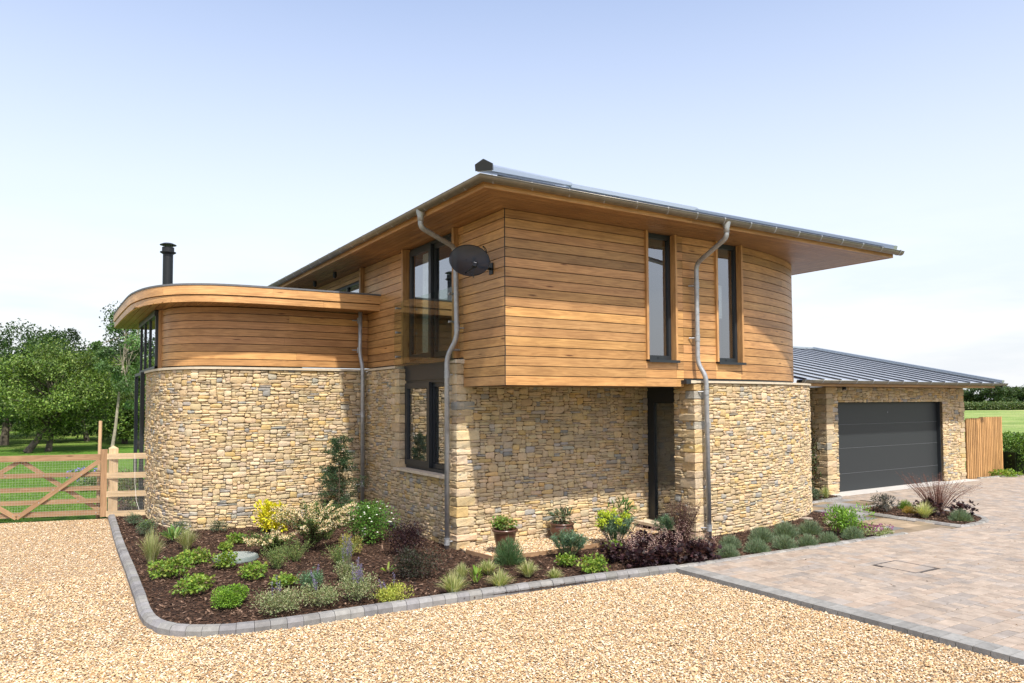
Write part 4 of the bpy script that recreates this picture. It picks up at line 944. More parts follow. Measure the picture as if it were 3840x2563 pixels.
for z in np.arange(.08, 1.20, .05): mb.obox(G3(.05, z, .034), G3(3.3, z, .034), .002, .0022)
for t in np.arange(.08, 3.3, .05): mb.obox(G3(t, .06, .034), G3(t, 1.19, .034), .002, .0022, up=(1, 0, 0))
mb.build('wire_netting', M['wire'], gate)
for (t, z) in ((.4, .90), (1.08, .90), (.78, .60), (.9, .61), (.45, .36), (1.15, .36), (.12, .12), (1.49, .12), (1.60, .12), (1.75, .90), (1.95, .36)):
    p = G3(t, z, .055); q_ = G3(t, z, .066); mb = MB(); mb.tube([p, q_], .011, 8); mb.build('bolt', M['metal'], gate)
fen = empty('post_and_rail_fence', (0, 0, 0)); tag(fen, 'short pale post and rail fence with netting between gate and stone wall', 'fence')
def H3(t, z, off=0): return G3(-t, z, off)
mb = MB(); mb.obox(H3(.17, 0.0), H3(.17, 1.42), .17, .17, up=(1, 0, 0)); c0 = np.array(H3(.17, 1.42)); a = .085
mb.add([c0 + (-a, -a, 0), c0 + (a, -a, 0), c0 + (a, a, 0), c0 + (-a, a, 0), c0 + (0, 0, .055)], [(0, 1, 4), (1, 2, 4), (2, 3, 4), (3, 0, 4)], (1, 1, 1), np.ones((5, 3)))
mb.build('post', M['palewood'], fen)
mb = MB(); mb.obox(H3(.86, 0.0, -.06), H3(.86, 1.46, -.06), .10, .12, up=(1, 0, 0)); mb.build('post', M['gatewood'], fen)
for z in (1.26, .87, .49, .09):
    mb = MB(); mb.obox(H3(.08, z, .10), H3(.93, z, .10), .04, .115); mb.build('rail', M['palewood'], fen)
mb = MB()
for z in np.arange(.12, 1.3, .03): mb.obox(H3(.1, z, .125), H3(.93, z, .125), .0016, .0018)
for t in np.arange(.1, .93, .03): mb.obox(H3(t, .1, .125), H3(t, 1.3, .125), .0016, .0018, up=(1, 0, 0))
mb.build('wire_netting', M['wire'], fen)
mb = MB(); mb.tube([H3(.60, 1.30, .132), H3(.61, .7, .132), H3(.64, .35, .134), H3(.70, .15, .14)], .004, 5); mb.build('cord', M['rope'], fen)
mb = MB(); mb.tube([(-4.68, 8.62, -.05), (-4.66, 8.60, 1.98)], [.036, .033], 12, (1, .9, .85)); mb.build('stake', M['palewood'])
st_ = bpy.data.objects['stake']; st_.name = 'wooden_stake'; tag(st_, 'tall round pale timber stake standing behind the gate post', 'stake')
# batten fence beside the garage
def batten(name, x0, x1, y0, y1, h, label):
    e = empty(name, (0, 0, 0)); tag(e, label, 'fence', 'vertical batten fence panels by the garage'); n = int(round((x1 - x0) / .098))
    a = MB(); 
    for k in range(n):
        t = (k + .5) / n; x = x0 + (x1 - x0) * t; y = y0 + (y1 - y0) * t; v = rng.uniform(.8, 1.2)
        a.box(x - .033, x + .033, y - .02, y + .012, .03, h + rng.uniform(-.006, .006), (v, v, v), gd=2)
    a.build('batten_panel', M['fencewood'], e); b = MB()
    for z in (.3, .95, 1.55): b.obox((x0, y0 + .04, z), (x1, y1 + .04, z), .04, .08)
    b.box(x0, x1, (y0 + y1) / 2 + .016, (y0 + y1) / 2 + .03, .05, h - .05, (.4, .35, .3)) if abs(y0 - y1) < .01 else None
    b.build('rail', M['gatewood'], e)
    c = MB(); c.box(x1 - .05, x1 + .05, y1 + .02, y1 + .12, 0, h - .02, (.8, .75, .7), gd=2); c.build('post', M['fencewood'], e)
batten('batten_gate', 16.90, 17.72, 2.06, 2.06, 1.80, 'orange vertical batten gate panel hard against the garage wall')
batten('batten_fence', 17.80, 19.15, 2.13, 2.13, 1.82, 'orange vertical batten fence panel ending at the leafy hedge')

# ------------------------------------------------------------------ plants
def unit(v): return v / (np.linalg.norm(v, axis=-1, keepdims=True) + 1e-9)
LEAFS = {
 'oval': [(0, 0, 0), (.3, .42, .04), (.7, .40, .05), (1, 0, -.04), (.7, -.40, .05), (.3, -.42, .04)],
 'needle': [(0, -.5, 0), (0, .5, 0), (1, .1, 0), (1, -.1, 0)],
 'quad': [(0, 0, 0), (.5, .5, .06), (1, 0, 0), (.5, -.5, .06)],
 'lobed': [(0, 0, 0), (.10, .55, .0), (.38, .30, .05), (.55, .62, .0), (.68, .22, .06), (1.05, .0, -.04), (.68, -.22, .06), (.55, -.62, .0), (.38, -.30, .05), (.10, -.55, 0)],
}
def leaves(mb, P, D, Nn, L, W, C, shape='oval'):
    n = len(P); T = np.array(LEAFS[shape]); D = unit(D); S = unit(np.cross(D, Nn)); Nn = np.cross(S, D)
    L = np.broadcast_to(L, (n,)); W = np.broadcast_to(W, (n,))
    V = P[:, None] + D[:, None] * (T[None, :, 0, None] * L[:, None, None]) + S[:, None] * (T[None, :, 1, None] * W[:, None, None]) + Nn[:, None] * (T[None, :, 2, None] * L[:, None, None])
    mb.many(V, [tuple(range(len(T)))], C)
def shade(c, n, v=.25, hv=.08):
    c = np.array(c); cs = c[rng.integers(len(c), size=n)] if c.ndim == 2 else np.repeat(c[None], n, 0)
    return np.clip(cs * rng.uniform(1 - v, 1 + v, (n, 1)) * rng.uniform(1 - hv, 1 + hv, (n, 3)), 0, 1)
def rdir(n): return unit(rng.normal(size=(n, 3)))
def mound(w_, h, n, L, W, C, shape='oval', shell=.55, lumps=7, zb=.03, up=.5, v=.25):
    mb = MB(); cs = np.stack([rng.uniform(-.28, .28, lumps) * w_, rng.uniform(-.28, .28, lumps) * w_, rng.uniform(.35, .62, lumps) * h], 1)
    rad = np.stack([rng.uniform(.2, .3, lumps) * w_] * 2 + [rng.uniform(.32, .42, lumps) * h], 1)
    k = rng.integers(lumps, size=n); d = rdir(n); r = rng.uniform(shell, 1.05, (n, 1)); P = cs[k] + d * rad[k] * r
    P[:, 2] = np.maximum(P[:, 2], zb + rng.uniform(0, .04, n)); Dd = unit(d + rng.normal(0, .5, (n, 3)) + (0, 0, up * .5)); Nn = unit(d * .4 + (0, 0, 1) + rng.normal(0, .45, (n, 3)))
    leaves(mb, P, Dd, Nn, rng.uniform(.7, 1.2, n) * L, rng.uniform(.8, 1.15, n) * W, shade(C, n, v), shape); return mb
def tuft(w_, h, n, C, bw=.006, arch=.7, seg=4, v=.25):
    mb = MB(); a = rng.uniform(0, 2 * PI, n); b0 = rng.uniform(0, .12, n) * w_; lean = rng.uniform(.1, 1, n); Lh = rng.uniform(.6, 1.1, n) * h; R_ = lean * w_ * .5
    dr = np.stack([np.cos(a), np.sin(a)], 1); sd = np.stack([-np.sin(a), np.cos(a)], 1); V = []
    for k in range(seg + 1):
        t = k / seg; rr = b0 + R_ * t ** 1.3; z = Lh * (t * 1.25 - arch * lean * t * t * .75); ww = bw * (1 - t ** 2 * .9)
        c = dr * rr[:, None]
        for sgn in (-1, 1): V.append(np.concatenate([c + sd * ww * sgn * .5, np.maximum(z, .01)[:, None]], 1))
    V = np.stack(V, 1); mb.many(V, [(2 * k, 2 * k + 1, 2 * k + 3, 2 * k + 2) for k in range(seg)], shade(C, n, v)); return mb
def brush(w_, h, n, C, L, bw, v=.25, zb=.0):   # dome of upright fine shoots
    mb = MB(); u = rdir(n); u[:, 2] = abs(u[:, 2]); r = rng.uniform(.25, .85, (n, 1)); P = u * r * np.array([w_ * .5, w_ * .5, h * .85]); P[:, 2] += zb
    Dd = unit(u * (.75, .75, .6) + (0, 0, .55) + rng.normal(0, .22, (n, 3))); leaves(mb, P, Dd, rdir(n), rng.uniform(.6, 1.1, n) * L, bw, shade(C, n, v), 'needle'); return mb
def stems(w_, h, n, r=.004, spread=1., C=(.10, .07, .04), base=.05):
    mb = MB()
    for k in range(n):
        a = rng.uniform(0, 2 * PI); q = rng.uniform(.1, 1) * w_ * .45 * spread
        mb.tube([(base * math.cos(a) * .5, base * math.sin(a) * .5, 0), (q * .45 * math.cos(a), q * .45 * math.sin(a), h * .5), (q * math.cos(a), q * math.sin(a), h * rng.uniform(.75, .95))], [r, r * .7, r * .35], 5, C, cap=False)
    return mb
def dots(P, sz, C, mb=None, v=.15):
    mb = mb or MB(); n = len(P)
    for _ in range(2): leaves(mb, P - unit(rdir(n)) * 0, rdir(n), rdir(n), sz * rng.uniform(.7, 1.2, n), sz, shade(C, n, v), 'quad')
    return mb
ZB = .03
def plant(name, x, y, parts, label, cat, group=None, z=ZB, rz=0):
    e = empty(name, (x, y, z), rz); tag(e, label, cat, group)
    for nm, mb, mt in parts:
        if mb.V: mb.build(nm, M[mt], e)
    return e
def copy_tree(o, x, y, z=None, rz=0., s=1., label=None):
    r = o.copy(); col.objects.link(r); r.location = (x, y, o.location[2] if z is None else z); r.rotation_euler = (0, 0, rz); r.scale = (s, s, s)
    if label: r['label'] = label
    for ch in list(o.children):
        c = ch.copy(); col.objects.link(c); c.parent = r
    return r
GREEN = [(.07, .14, .03), (.09, .18, .035), (.05, .11, .025)]; LIME = [(.15, .26, .03), (.20, .31, .045), (.10, .19, .025), (.24, .30, .05)]; GREY = [(.10, .15, .09), (.14, .19, .12), (.07, .11, .06)]
PURP = [(.026, .012, .017), (.038, .017, .022), (.018, .010, .013), (.055, .022, .022)]; DKG = [(.03, .06, .02), (.045, .08, .03)]; YEL = [(.62, .58, .02), (.72, .66, .04), (.5, .5, .03)]
VAR = [(.46, .48, .24), (.30, .36, .12), (.56, .56, .34), (.22, .28, .08)]; BLUG = [(.09, .17, .11), (.13, .22, .14), (.17, .26, .16)]
LAV = [(.14, .21, .13), (.19, .26, .16), (.10, .16, .09), (.24, .30, .19)]
def ger(w_, h, n=420): return [('foliage', mound(w_ * 1.1, h, int(n * w_ / .35), .036, .034, LIME, 'lobed', .55, 10, up=.2), 'leaf'), ('stem', stems(w_, h * .7, 10, .003, 1., (.2, .2, .06)), 'stem')]
def grs(w_, h, C=VAR, n=260, bw=.007, arch=.8): return [('foliage', tuft(w_, h, n, C, bw, arch), 'leaf')]
def twig(w_, h, nb, C, leafC, nl=26, L=.018, W=.012, spread=.5, fl=None):
    fo_, st = MB(), MB()
    for k in range(nb):
        a = rng.uniform(0, 2 * PI); q = rng.uniform(.1, 1) * w_ * spread; p0 = np.array([0.03 * math.cos(a), .03 * math.sin(a), 0]); p1 = np.array([q * .5 * math.cos(a), q * .5 * math.sin(a), h * .5]); p2 = np.array([q * math.cos(a), q * math.sin(a), h * rng.uniform(.7, 1.05)]); st.tube([p0, p1, p2], [.004, .003, .0015], 4, C, cap=False)
        t = rng.uniform(.25, 1, nl)[:, None]; P = p0 + (p2 - p0) * t + rng.normal(0, .016, (nl, 3)); leaves(fo_, P, rdir(nl), rdir(nl), L * rng.uniform(.7, 1.3, nl), W, shade(leafC, nl, .3), 'oval')
    return [('foliage', fo_, 'leaf'), ('stem', st, 'stem')]
# left part of the main bed
plant('shrub', -4.14, 6.75, [('foliage', mound(.44, .24, 1200, .022, .012, GREY), 'leaf'), ('stem', stems(.4, .2, 12), 'stem')], 'small grey green shrub nearest the fence in the bed corner', 'shrub')
plant('shrub', -4.13, 5.37, [('foliage', mound(.46, .34, 1500, .022, .012, GREY), 'leaf'), ('stem', stems(.4, .3, 12), 'stem')], 'bushy grey green shrub just in front of the one by the fence', 'shrub')
plant('perennial', -4.02, 6.15, [('foliage', mound(.32, .16, 500, .028, .018, [(.12, .22, .03), (.17, .27, .04)]), 'leaf')], 'low bright green clump at the foot of the curved wall beside the fence', 'plant')
e = mound(.36, .28, 1200, .022, .012, GREY); n = 60; P = rdir(n) * (.17, .17, .1) + (0, 0, .13); P[:, 2] = abs(P[:, 2])
plant('shrub', -3.60, 5.02, [('foliage', e, 'leaf'), ('flower', dots(P, .018, (.45, .45, .62)), 'flower')], 'grey green shrub with pale lilac flowers by the curved wall', 'shrub')
plant('shrub', -2.98, 4.98, [('foliage', mound(.32, .24, 900, .022, .011, [(.055, .09, .05), (.08, .12, .07)]), 'leaf'), ('stem', stems(.3, .2, 10), 'stem')], 'small dark green shrub alone against the curved wall', 'shrub')
def rosette(w_, h, n, L, W, C, shape='oval', lean=(.2, 1.)):
    mb = MB(); a = rng.uniform(0, 2 * PI, n); l = rng.uniform(*lean, n); Dd = np.stack([np.cos(a) * l, np.sin(a) * l, 1.1 - l * .75], 1); P = np.stack([np.cos(a) * w_ * .12, np.sin(a) * w_ * .12, rng.uniform(.02, h * .5, n)], 1)
    Nn = unit(np.stack([-np.cos(a) * .5, -np.sin(a) * .5, np.ones(n)], 1)); leaves(mb, P, Dd, Nn, L * rng.uniform(.7, 1.1, n), W, shade(C, n, .2), shape); return mb
plant('broadleaf_plant', -3.80, 4.38, [('foliage', rosette(.42, .2, 34, .24, .055, [(.10, .22, .05), (.16, .28, .08), (.30, .38, .15)]), 'leaf')], 'broad striped leaf plant between the two pale grass clumps', 'plant')
GRL = [(.34, .36, .17), (.24, .29, .10), (.44, .44, .25)]
plant('ornamental_grass', -4.30, 2.75, grs(.46, .44, GRL, 420, .006, .6), 'tall pale green grass clump closest to the left kerb', 'grass clump')
plant('ornamental_grass', -3.70, 3.63, grs(.46, .32, GRL, 380, .006, .7), 'pale green grass clump further from the kerb behind the hardy geraniums', 'grass clump')
for (x, y, w_, h, lb) in ((-4.20, 1.71, .52, .30, 'largest lime green geranium clump, near the left kerb'), (-3.78, 2.43, .42, .22, 'lime green geranium clump in front of the paler grass clump'), (-4.05, .68, .45, .24, 'lime green geranium clump nearest the rounded kerb corner'),
                          (-3.48, 1.85, .34, .25, 'lime green geranium clump overlapping the front of the round drain cover'), (-3.26, 1.0, .36, .22, 'lime green geranium clump standing between drain cover and box ball'), (-2.93, 3.70, .27, .19, 'small lime green geranium clump behind the drain cover'),
                          (-3.20, 3.24, .22, .12, 'tiny geranium seedling just behind the drain cover'), (-3.05, .43, .32, .15, 'low lime clump among the grey herbs right of the box ball'),
                          (.59, -.63, .30, .17, 'smaller lime geranium in front of the blue green spurge by the second pot'), (.68, -1.08, .43, .24, 'lime geranium touching the kerb beside the purple foliage'), (1.93, -.09, .28, .14, 'small lime geranium below the spurge with yellow flower heads')):
    plant('geranium', x, y, ger(w_, h), lb, 'plant', 'lime green geraniums in the bed')
plant('box_ball', -3.79, -.19, [('foliage', mound(.42, .25, 3600, .020, .013, [(.15, .29, .03), (.22, .38, .04), (.10, .20, .025)], 'oval', .8, 9), 'leaf'), ('stem', stems(.3, .2, 8), 'stem')], 'round lime green box ball near the front kerb', 'shrub')
# yellow choisya
plant('golden_shrub', -2.19, 4.60, [('foliage', mound(.68, .54, 1150, .085, .030, YEL, 'oval', .75, 9, up=1.), 'leaf'), ('stem', stems(.5, .4, 12, .006), 'stem')], 'bright golden yellow leaved shrub by the curved wall', 'shrub')
# tall upright shrub against the wing
def upright(w_, h, n, C, L, W):
    mb = MB(); st = MB(); st.tube([(0, 0, 0), (.02, .0, h * .5), (0, .01, h * .95)], [.016, .011, .004], 7, (.09, .07, .05))
    nb = 46; per = n // nb
    for k in range(nb):
        z = h * (.06 + .9 * (k / nb)); a = rng.uniform(0, 2 * PI); prof = w_ * .5 * min(1., .55 + 1.2 * (k / nb)) * (1 - .72 * (k / nb)) * rng.uniform(.65, 1.3); d = np.array([math.cos(a), math.sin(a), rng.uniform(-.05, .4)])
        st.tube([(0, 0, z), tuple(np.array([0, 0, z]) + d * prof)], [.005, .002], 5, (.09, .07, .05), cap=False)
        t = rng.uniform(.1, 1.08, per)[:, None]; P = np.array([0, 0, z]) + d * prof * t + rng.normal(0, .028, (per, 3)); leaves(mb, P, unit(rdir(per) + d * .6), rdir(per), L * rng.uniform(.7, 1.3, per), W, shade(C, per, .3), 'oval')
    return mb, st
a, b = upright(1.15, 1.70, 8200, [(.028, .062, .025), (.04, .085, .036), (.06, .11, .05)], .036, .015)
plant('upright_shrub', -.86, 4.72, [('foliage', a, 'leaf'), ('stem', b, 'stem')], 'tall dark feathery evergreen shrub standing against the curved wall', 'shrub')
# spiraea: arching branches with cream flower clusters
def spir(w_, h, nb, seedC=(.80, .68, .42)):
    fo_, st, fl_ = MB(), MB(), MB()
    for k in range(nb):
        a = rng.uniform(0, 2 * PI); L = rng.uniform(.55, 1.05) * w_ * .5; hh = h * rng.uniform(.55, 1.05); pts = []
        for i in range(7):
            t = i / 6; pts.append(np.array([math.cos(a) * L * t ** 1.2, math.sin(a) * L * t ** 1.2, hh * (1.55 * t - .75 * t * t)]))
        st.tube(pts, [.006 - .0007 * i for i in range(7)], 5, (.09, .055, .035), cap=False)
        P = np.concatenate([pts[i] * (1 - f) + pts[i + 1] * f + rng.normal(0, .014, (1, 3)) for i in range(1, 6) for f in rng.uniform(0, 1, 13)]).reshape(-1, 3); m_ = len(P)
        leaves(fo_, P, unit(rdir(m_) + (0, 0, .3)), rdir(m_), .032 * rng.uniform(.7, 1.4, m_), .019, shade([(.08, .13, .035), (.12, .18, .045), (.05, .09, .025)], m_, .25), 'oval')
        if rng.random() < .7:
            Q = np.concatenate([pts[i] * (1 - f) + pts[i + 1] * f + np.array([[0, 0, .012]]) for i in range(3, 6) for f in np.linspace(0, .9, 5)]).reshape(-1, 3); Q = np.repeat(Q, 8, 0) + rng.normal(0, .013, (len(Q) * 8, 3)); dots(Q, .015, [seedC, (.62, .45, .24), (.85, .76, .55)], fl_)
    return [('foliage', fo_, 'leaf'), ('stem', st, 'stem'), ('flower', fl_, 'flower')]
plant('flowering_shrub', -2.03, 2.55, spir(1.4, .84, 66), 'open arching shrub with strings of cream flowers in the middle of the bed', 'shrub')
plant('flowering_shrub', -2.62, 2.62, spir(.95, .42, 32), 'low cream flowered shrub arching beside the drain cover', 'shrub')
plant('flowering_shrub', -1.30, 4.20, spir(.85, .58, 34), 'cream flowered shrub at the foot of the tall dark evergreen', 'shrub')
plant('shrub', -1.71, 1.80, [('foliage', mound(.38, .34, 1300, .032, .012, [(.30, .30, .07), (.20, .22, .05), (.40, .36, .12)], up=1.), 'leaf'), ('stem', stems(.3, .3, 12), 'stem')], 'narrow yellow green bushy shrub in front of the white flowered shrub', 'shrub')
P = rdir(26) * (.34, .34, .3) + (0, 0, .36); P[:, 2] = np.clip(P[:, 2], .1, .66)
fl_ = MB()
for p in P:
    for k in range(5): a = k * 2 * PI / 5; leaves(fl_, p[None] + 0, np.array([[math.cos(a), math.sin(a) - .3, .5]]), np.array([[0, 0, 1.]]), .026, .02, np.array([[.85, .85, .82]]), 'oval')
plant('white_rose', -1.02, 2.55, [('foliage', mound(.92, .74, 3600, .036, .022, [(.06, .15, .025), (.09, .21, .035), (.13, .26, .04)], 'oval', .55, 10), 'leaf'), ('stem', stems(.6, .55, 16, .005), 'stem'), ('flower', fl_, 'flower')], 'fresh green shrub dotted with white flowers by the side wall', 'shrub')
# herbs with violet spikes near the kerb
def spikes(w_, h, n, C=(.20, .16, .34)):
    s_, f_ = MB(), MB()
    for k in range(n):
        a = rng.uniform(0, 2 * PI); r_ = rng.uniform(0, .4) * w_; t = np.array([r_ * math.cos(a) * 1.2, r_ * math.sin(a) * 1.2, h * rng.uniform(.8, 1.15)]); b = np.array([r_ * .6 * math.cos(a), r_ * .6 * math.sin(a), .03])
        s_.tube([b, t], [.003, .002], 4, (.12, .14, .08), cap=False); m_ = 40; u = rng.uniform(.6, 1, m_)[:, None]; dots(b + (t - b) * u + rng.normal(0, .006, (m_, 3)), .009, [C, (.26, .22, .38), (.16, .13, .24)], f_)
    return s_, f_
HB = [(.20, .25, .10), (.28, .32, .16), (.14, .19, .08), (.34, .34, .2)]
for (x, y, w_, h, ns, lb, C) in ((-3.42, -.79, .52, .30, 3, 'sprawling grey green herb touching the front kerb right of the box ball', HB), (-2.92, -.78, .40, .28, 3, 'middle pale grey green herb clump along the front kerb', HB), (-2.50, -.80, .48, .34, 12, 'herb clump with tall violet flower spikes at the front kerb', HB),
                                 (-2.17, -1.01, .40, .20, 3, 'yellow green herb clump at the right end of the herbs by the kerb', [(.36, .40, .06), (.26, .32, .05), (.44, .46, .1)]), (-2.77, .10, .34, .24, 3, 'blue green herb clump behind the kerbside herbs', [(.10, .19, .10), (.14, .24, .13)])):
    s_, f_ = spikes(w_, h * 1.3, ns); plant('herb', x, y, [('foliage', mound(w_ * 1.2, h, int(4600 * w_), .022, .012, C, up=1., shell=.25, lumps=14), 'leaf'), ('stem', s_, 'stem'), ('flower', f_, 'flower')], lb, 'plant', 'herbs along the kerb')
s_, f_ = spikes(.3, .52, 9)
plant('catmint', -2.25, .25, [('foliage', mound(.34, .26, 1500, .022, .014, HB, up=1.), 'leaf'), ('stem', s_, 'stem'), ('flower', f_, 'flower')], 'violet flower spikes rising behind the kerbside herbs', 'plant')
for (x, y, w_, lb) in ((-2.50, 1.80, .42, 'loose feathery green plant just right of the drain cover'), (-2.05, 1.15, .40, 'loose feathery green plant below the big cream flowered shrub'), (-2.85, 1.45, .36, 'loose feathery green plant in front of the drain cover on the right'), (-1.55, 3.25, .40, 'loose feathery green plant between cream flowered shrubs and the white flowered one')):
    plant('feathery_plant', x, y, twig(w_ * 1.3, .30, 40, (.12, .16, .06), [(.12, .20, .05), (.17, .25, .07), (.22, .24, .08)], 30, .022, .008, .55), lb, 'plant', 'loose feathery green plants')
# purple shrubs
plant('purple_shrub', -.98, 1.30, [('foliage', mound(.60, .56, 2600, .030, .016, PURP, shell=.4, lumps=11), 'leaf'), ('stem', stems(.5, .5, 18, .004, 1., (.05, .03, .03)), 'stem')], 'dark purple leaved shrub beside the downpipe at the window', 'shrub')
plant('dark_shrub', -1.42, -.05, [('foliage', mound(.70, .42, 2600, .030, .015, [(.025, .032, .018), (.04, .045, .025), (.05, .035, .03)], shell=.3, lumps=12), 'leaf'), ('stem', stems(.6, .4, 20, .004, 1., (.05, .035, .03)), 'stem')], 'loose blackish green shrub in front of the purple one', 'shrub')
for (x, y, w_, h, lb) in ((-1.45, -1.15, .46, .27, 'leftmost and largest variegated grass tuft by the front kerb'), (-.96, -.45, .30, .18, 'small grass tuft half hidden behind the green weed'), (-.56, -.45, .38, .19, 'grass tuft just outside the timber edge of the pebble pad corner'),
                          (-.83, -1.20, .42, .23, 'variegated grass tuft in the front row right of the weed'), (-.20, -.87, .38, .21, 'variegated grass tuft below the round rosemary bush'), (-.01, -1.22, .27, .15, 'smallest grass tuft, nearest the kerb')):
    plant('ornamental_grass', x, y, grs(w_, h, VAR, 330, .008, .9), lb, 'grass clump', 'variegated grass tufts')
plant('weed', -.97, -.85, [('foliage', rosette(.2, .26, 26, .13, .03, LIME, 'oval', (.1, .8)), 'leaf')], 'upright bright green leafy weed between the grass tufts', 'plant')
plant('weed', -1.69, .30, [('foliage', rosette(.2, .10, 9, .13, .035, LIME, 'oval', (.5, 1.)), 'leaf')], 'pair of broad bright leaves beside the blackish shrub', 'plant')
plant('rosemary', -.02, -.12, [('foliage', brush(.52, .50, 3800, [(.06, .12, .05), (.09, .17, .07), (.13, .22, .10)], .055, .006, zb=.02), 'leaf'), ('stem', stems(.35, .35, 14, .004), 'stem')], 'round dark green needle leaved bush in front of the tall pot', 'shrub')
def euph(w_, h, nst, heads=0):
    fo_, st, fl_ = MB(), MB(), MB()
    for k in range(nst):
        a = rng.uniform(0, 2 * PI); q = rng.uniform(.0, 1) ** .6 * w_ * .42; tip = np.array([q * math.cos(a), q * math.sin(a), h * (rng.uniform(.78, 1.) - .35 * (q / (w_ * .5)) ** 2)]); b = tip * (.25, .25, 0); st.tube([b, tip], [.005, .004], 5, (.12, .15, .07), cap=False)
        m_ = 44; t = rng.uniform(.45, 1, m_)[:, None]; P = b + (tip - b) * t; Dd = unit(rdir(m_) * (1, 1, .35) + (tip - b) * 1.2 + (0, 0, .15)); leaves(fo_, P, Dd, np.tile((0, 0, 1.), (m_, 1)) + rdir(m_) * .2, .075 * rng.uniform(.7, 1.1, m_), .010, shade(BLUG, m_, .2), 'oval')
        if k < heads: m_ = 70; dots(tip + (0, 0, .05) + rng.normal(0, .03, (m_, 3)), .024, [(.42, .50, .04), (.33, .42, .04)], fl_)
    r = [('foliage', fo_, 'leaf'), ('stem', st, 'stem')]
    if heads: r.append(('flower', fl_, 'flower'))
    return r
plant('spurge', 1.02, -.12, euph(.68, .40, 46), 'round blue green spurge in front of the middle pot', 'plant')
plant('spurge', 2.11, .12, euph(.88, .52, 60, 12), 'large blue green spurge with yellow green flower heads', 'plant')
plant('spurge', 3.22, .12, euph(.50, .42, 28), 'blue green spurge by the door step behind the dark foliage', 'plant')
# heuchera mass
def heu(w_, h, n=230, fl=16):
    s_, f_ = MB(), MB()
    for k in range(fl):
        a = rng.uniform(0, 2 * PI); b = np.array([.08 * math.cos(a), .08 * math.sin(a), .1]); t = np.array([math.cos(a) * w_ * rng.uniform(.2, .6), math.sin(a) * w_ * rng.uniform(.2, .6), h * rng.uniform(1.1, 1.6)]); s_.tube([b, t], [.0022, .0014], 4, (.07, .03, .03), cap=False)
        m_ = 15; dots(b + (t - b) * rng.uniform(.55, 1, m_)[:, None] + rng.normal(0, .014, (m_, 3)), .0085, [(.60, .42, .36), (.35, .2, .2), (.75, .6, .5)], f_)
    return [('foliage', mound(w_, h, n, .068, .060, PURP, 'lobed', .6, 11, up=.2), 'leaf'), ('stem', s_, 'stem'), ('flower', f_, 'flower')]
for (x, y, w_, h, lb) in ((1.40, -.80, .50, .28, 'dark purple coral bells at the left end of the mass'), (1.42, -1.25, .52, .30, 'dark purple coral bells spilling over the kerb at the gravel corner'), (1.88, -1.30, .52, .32, 'dark purple coral bells leaning on the kerb in the middle of the mass'),
                          (2.30, -1.40, .52, .32, 'dark purple coral bells over the kerb beside the paving corner'), (2.26, -.36, .50, .28, 'dark purple coral bells behind, below the spurge with flower heads'), (2.60, -1.38, .42, .26, 'rightmost dark purple coral bells touching the first lavender'), (2.54, -.75, .50, .30, 'dark purple coral bells in the centre rear below the twiggy shrub'), (1.92, -.84, .46, .30, 'dark purple coral bells surrounded by the others')):
    plant('coral_bells', x, y, heu(w_, h), lb, 'plant', 'dark purple coral bells')
plant('barberry', 2.95, -.55, twig(.64, .76, 80, (.07, .035, .03), [(.06, .03, .028), (.10, .05, .045), (.16, .09, .07), (.05, .05, .03)], 34), 'airy twiggy dark red shrub in front of the stone pier', 'shrub')
# lavender row
lav_pos = [(2.97, -1.45, .38, 'front row lavender next to the purple coral bells'), (3.59, -1.47, .44, 'front row lavender, second from the coral bells'), (4.17, -1.52, .44, 'front row lavender, third from the coral bells'), (4.66, -1.58, .36, 'front row lavender, fourth from the coral bells'), (5.16, -1.60, .38, 'front row lavender, just left of the one before the bright leafy shrub'), (5.79, -1.62, .43, 'front row lavender in front of the bright leafy shrub'),
           (3.55, -.98, .38, 'rear row lavender, second from the downpipe'), (4.40, -.90, .46, 'rear row lavender in the middle of the curved wall'), (5.05, -.86, .48, 'rear row lavender beside the one left of the leafy shrub'), (5.62, -.92, .46, 'rear row lavender directly left of the leafy shrub'), (3.15, -.72, .38, 'rear row lavender by the foot of the downpipe')]
lsrc = [brush(.46, .30, 2400, LAV, .06, .0055), brush(.46, .28, 2300, LAV, .065, .0055), brush(.46, .31, 2500, LAV, .055, .0055)]
lroots = []
for i, (x, y, w_, lb) in enumerate(lav_pos):
    if i < 3:
        r0 = plant('lavender', x, y, [('foliage', lsrc[i], 'leaf'), ('stem', stems(.4, .22, 10), 'stem')], lb, 'shrub', 'lavender bushes along the curved wall'); r0.scale = (w_ / .46,) * 3; lroots.append(r0)
    else: copy_tree(lroots[i % 3], x, y, rz=rng.uniform(0, 6), s=w_ / .46 * rng.uniform(.97, 1.08), label=lb)
plant('leafy_shrub', 6.09, -1.30, [('foliage', mound(.70, .52, 1500, .065, .019, [(.14, .28, .03), (.20, .38, .04), (.09, .19, .03)], 'oval', .5, 10, up=.8), 'leaf'), ('stem', stems(.6, .45, 16, .005), 'stem')], 'bright green leafy shrub rising behind the lavender', 'shrub')
def dead(w_, h):
    P = rdir(70) * (w_ * .45, w_ * .45, .05) + (0, 0, h); P[:, 2] = abs(P[:, 2])
    return [('foliage', mound(w_, h, 420, .028, .022, [(.35, .40, .22), (.20, .28, .10), (.5, .52, .36)]), 'leaf'), ('flower', dots(P, .020, [(.26, .06, .22), (.36, .12, .3)]), 'flower')]
plant('dead_nettle', 6.72, -.62, dead(.44, .22), 'low silver leaved plant with purple flowers by the curved wall end', 'plant')
plant('dead_nettle', 6.25, -1.70, dead(.34, .15), 'low silver leaved plant with purple flowers right of the leafy shrub', 'plant')
plant('dead_nettle', 6.60, -1.68, dead(.32, .14), 'low purple flowered plant at the pointed end of the bed', 'plant')
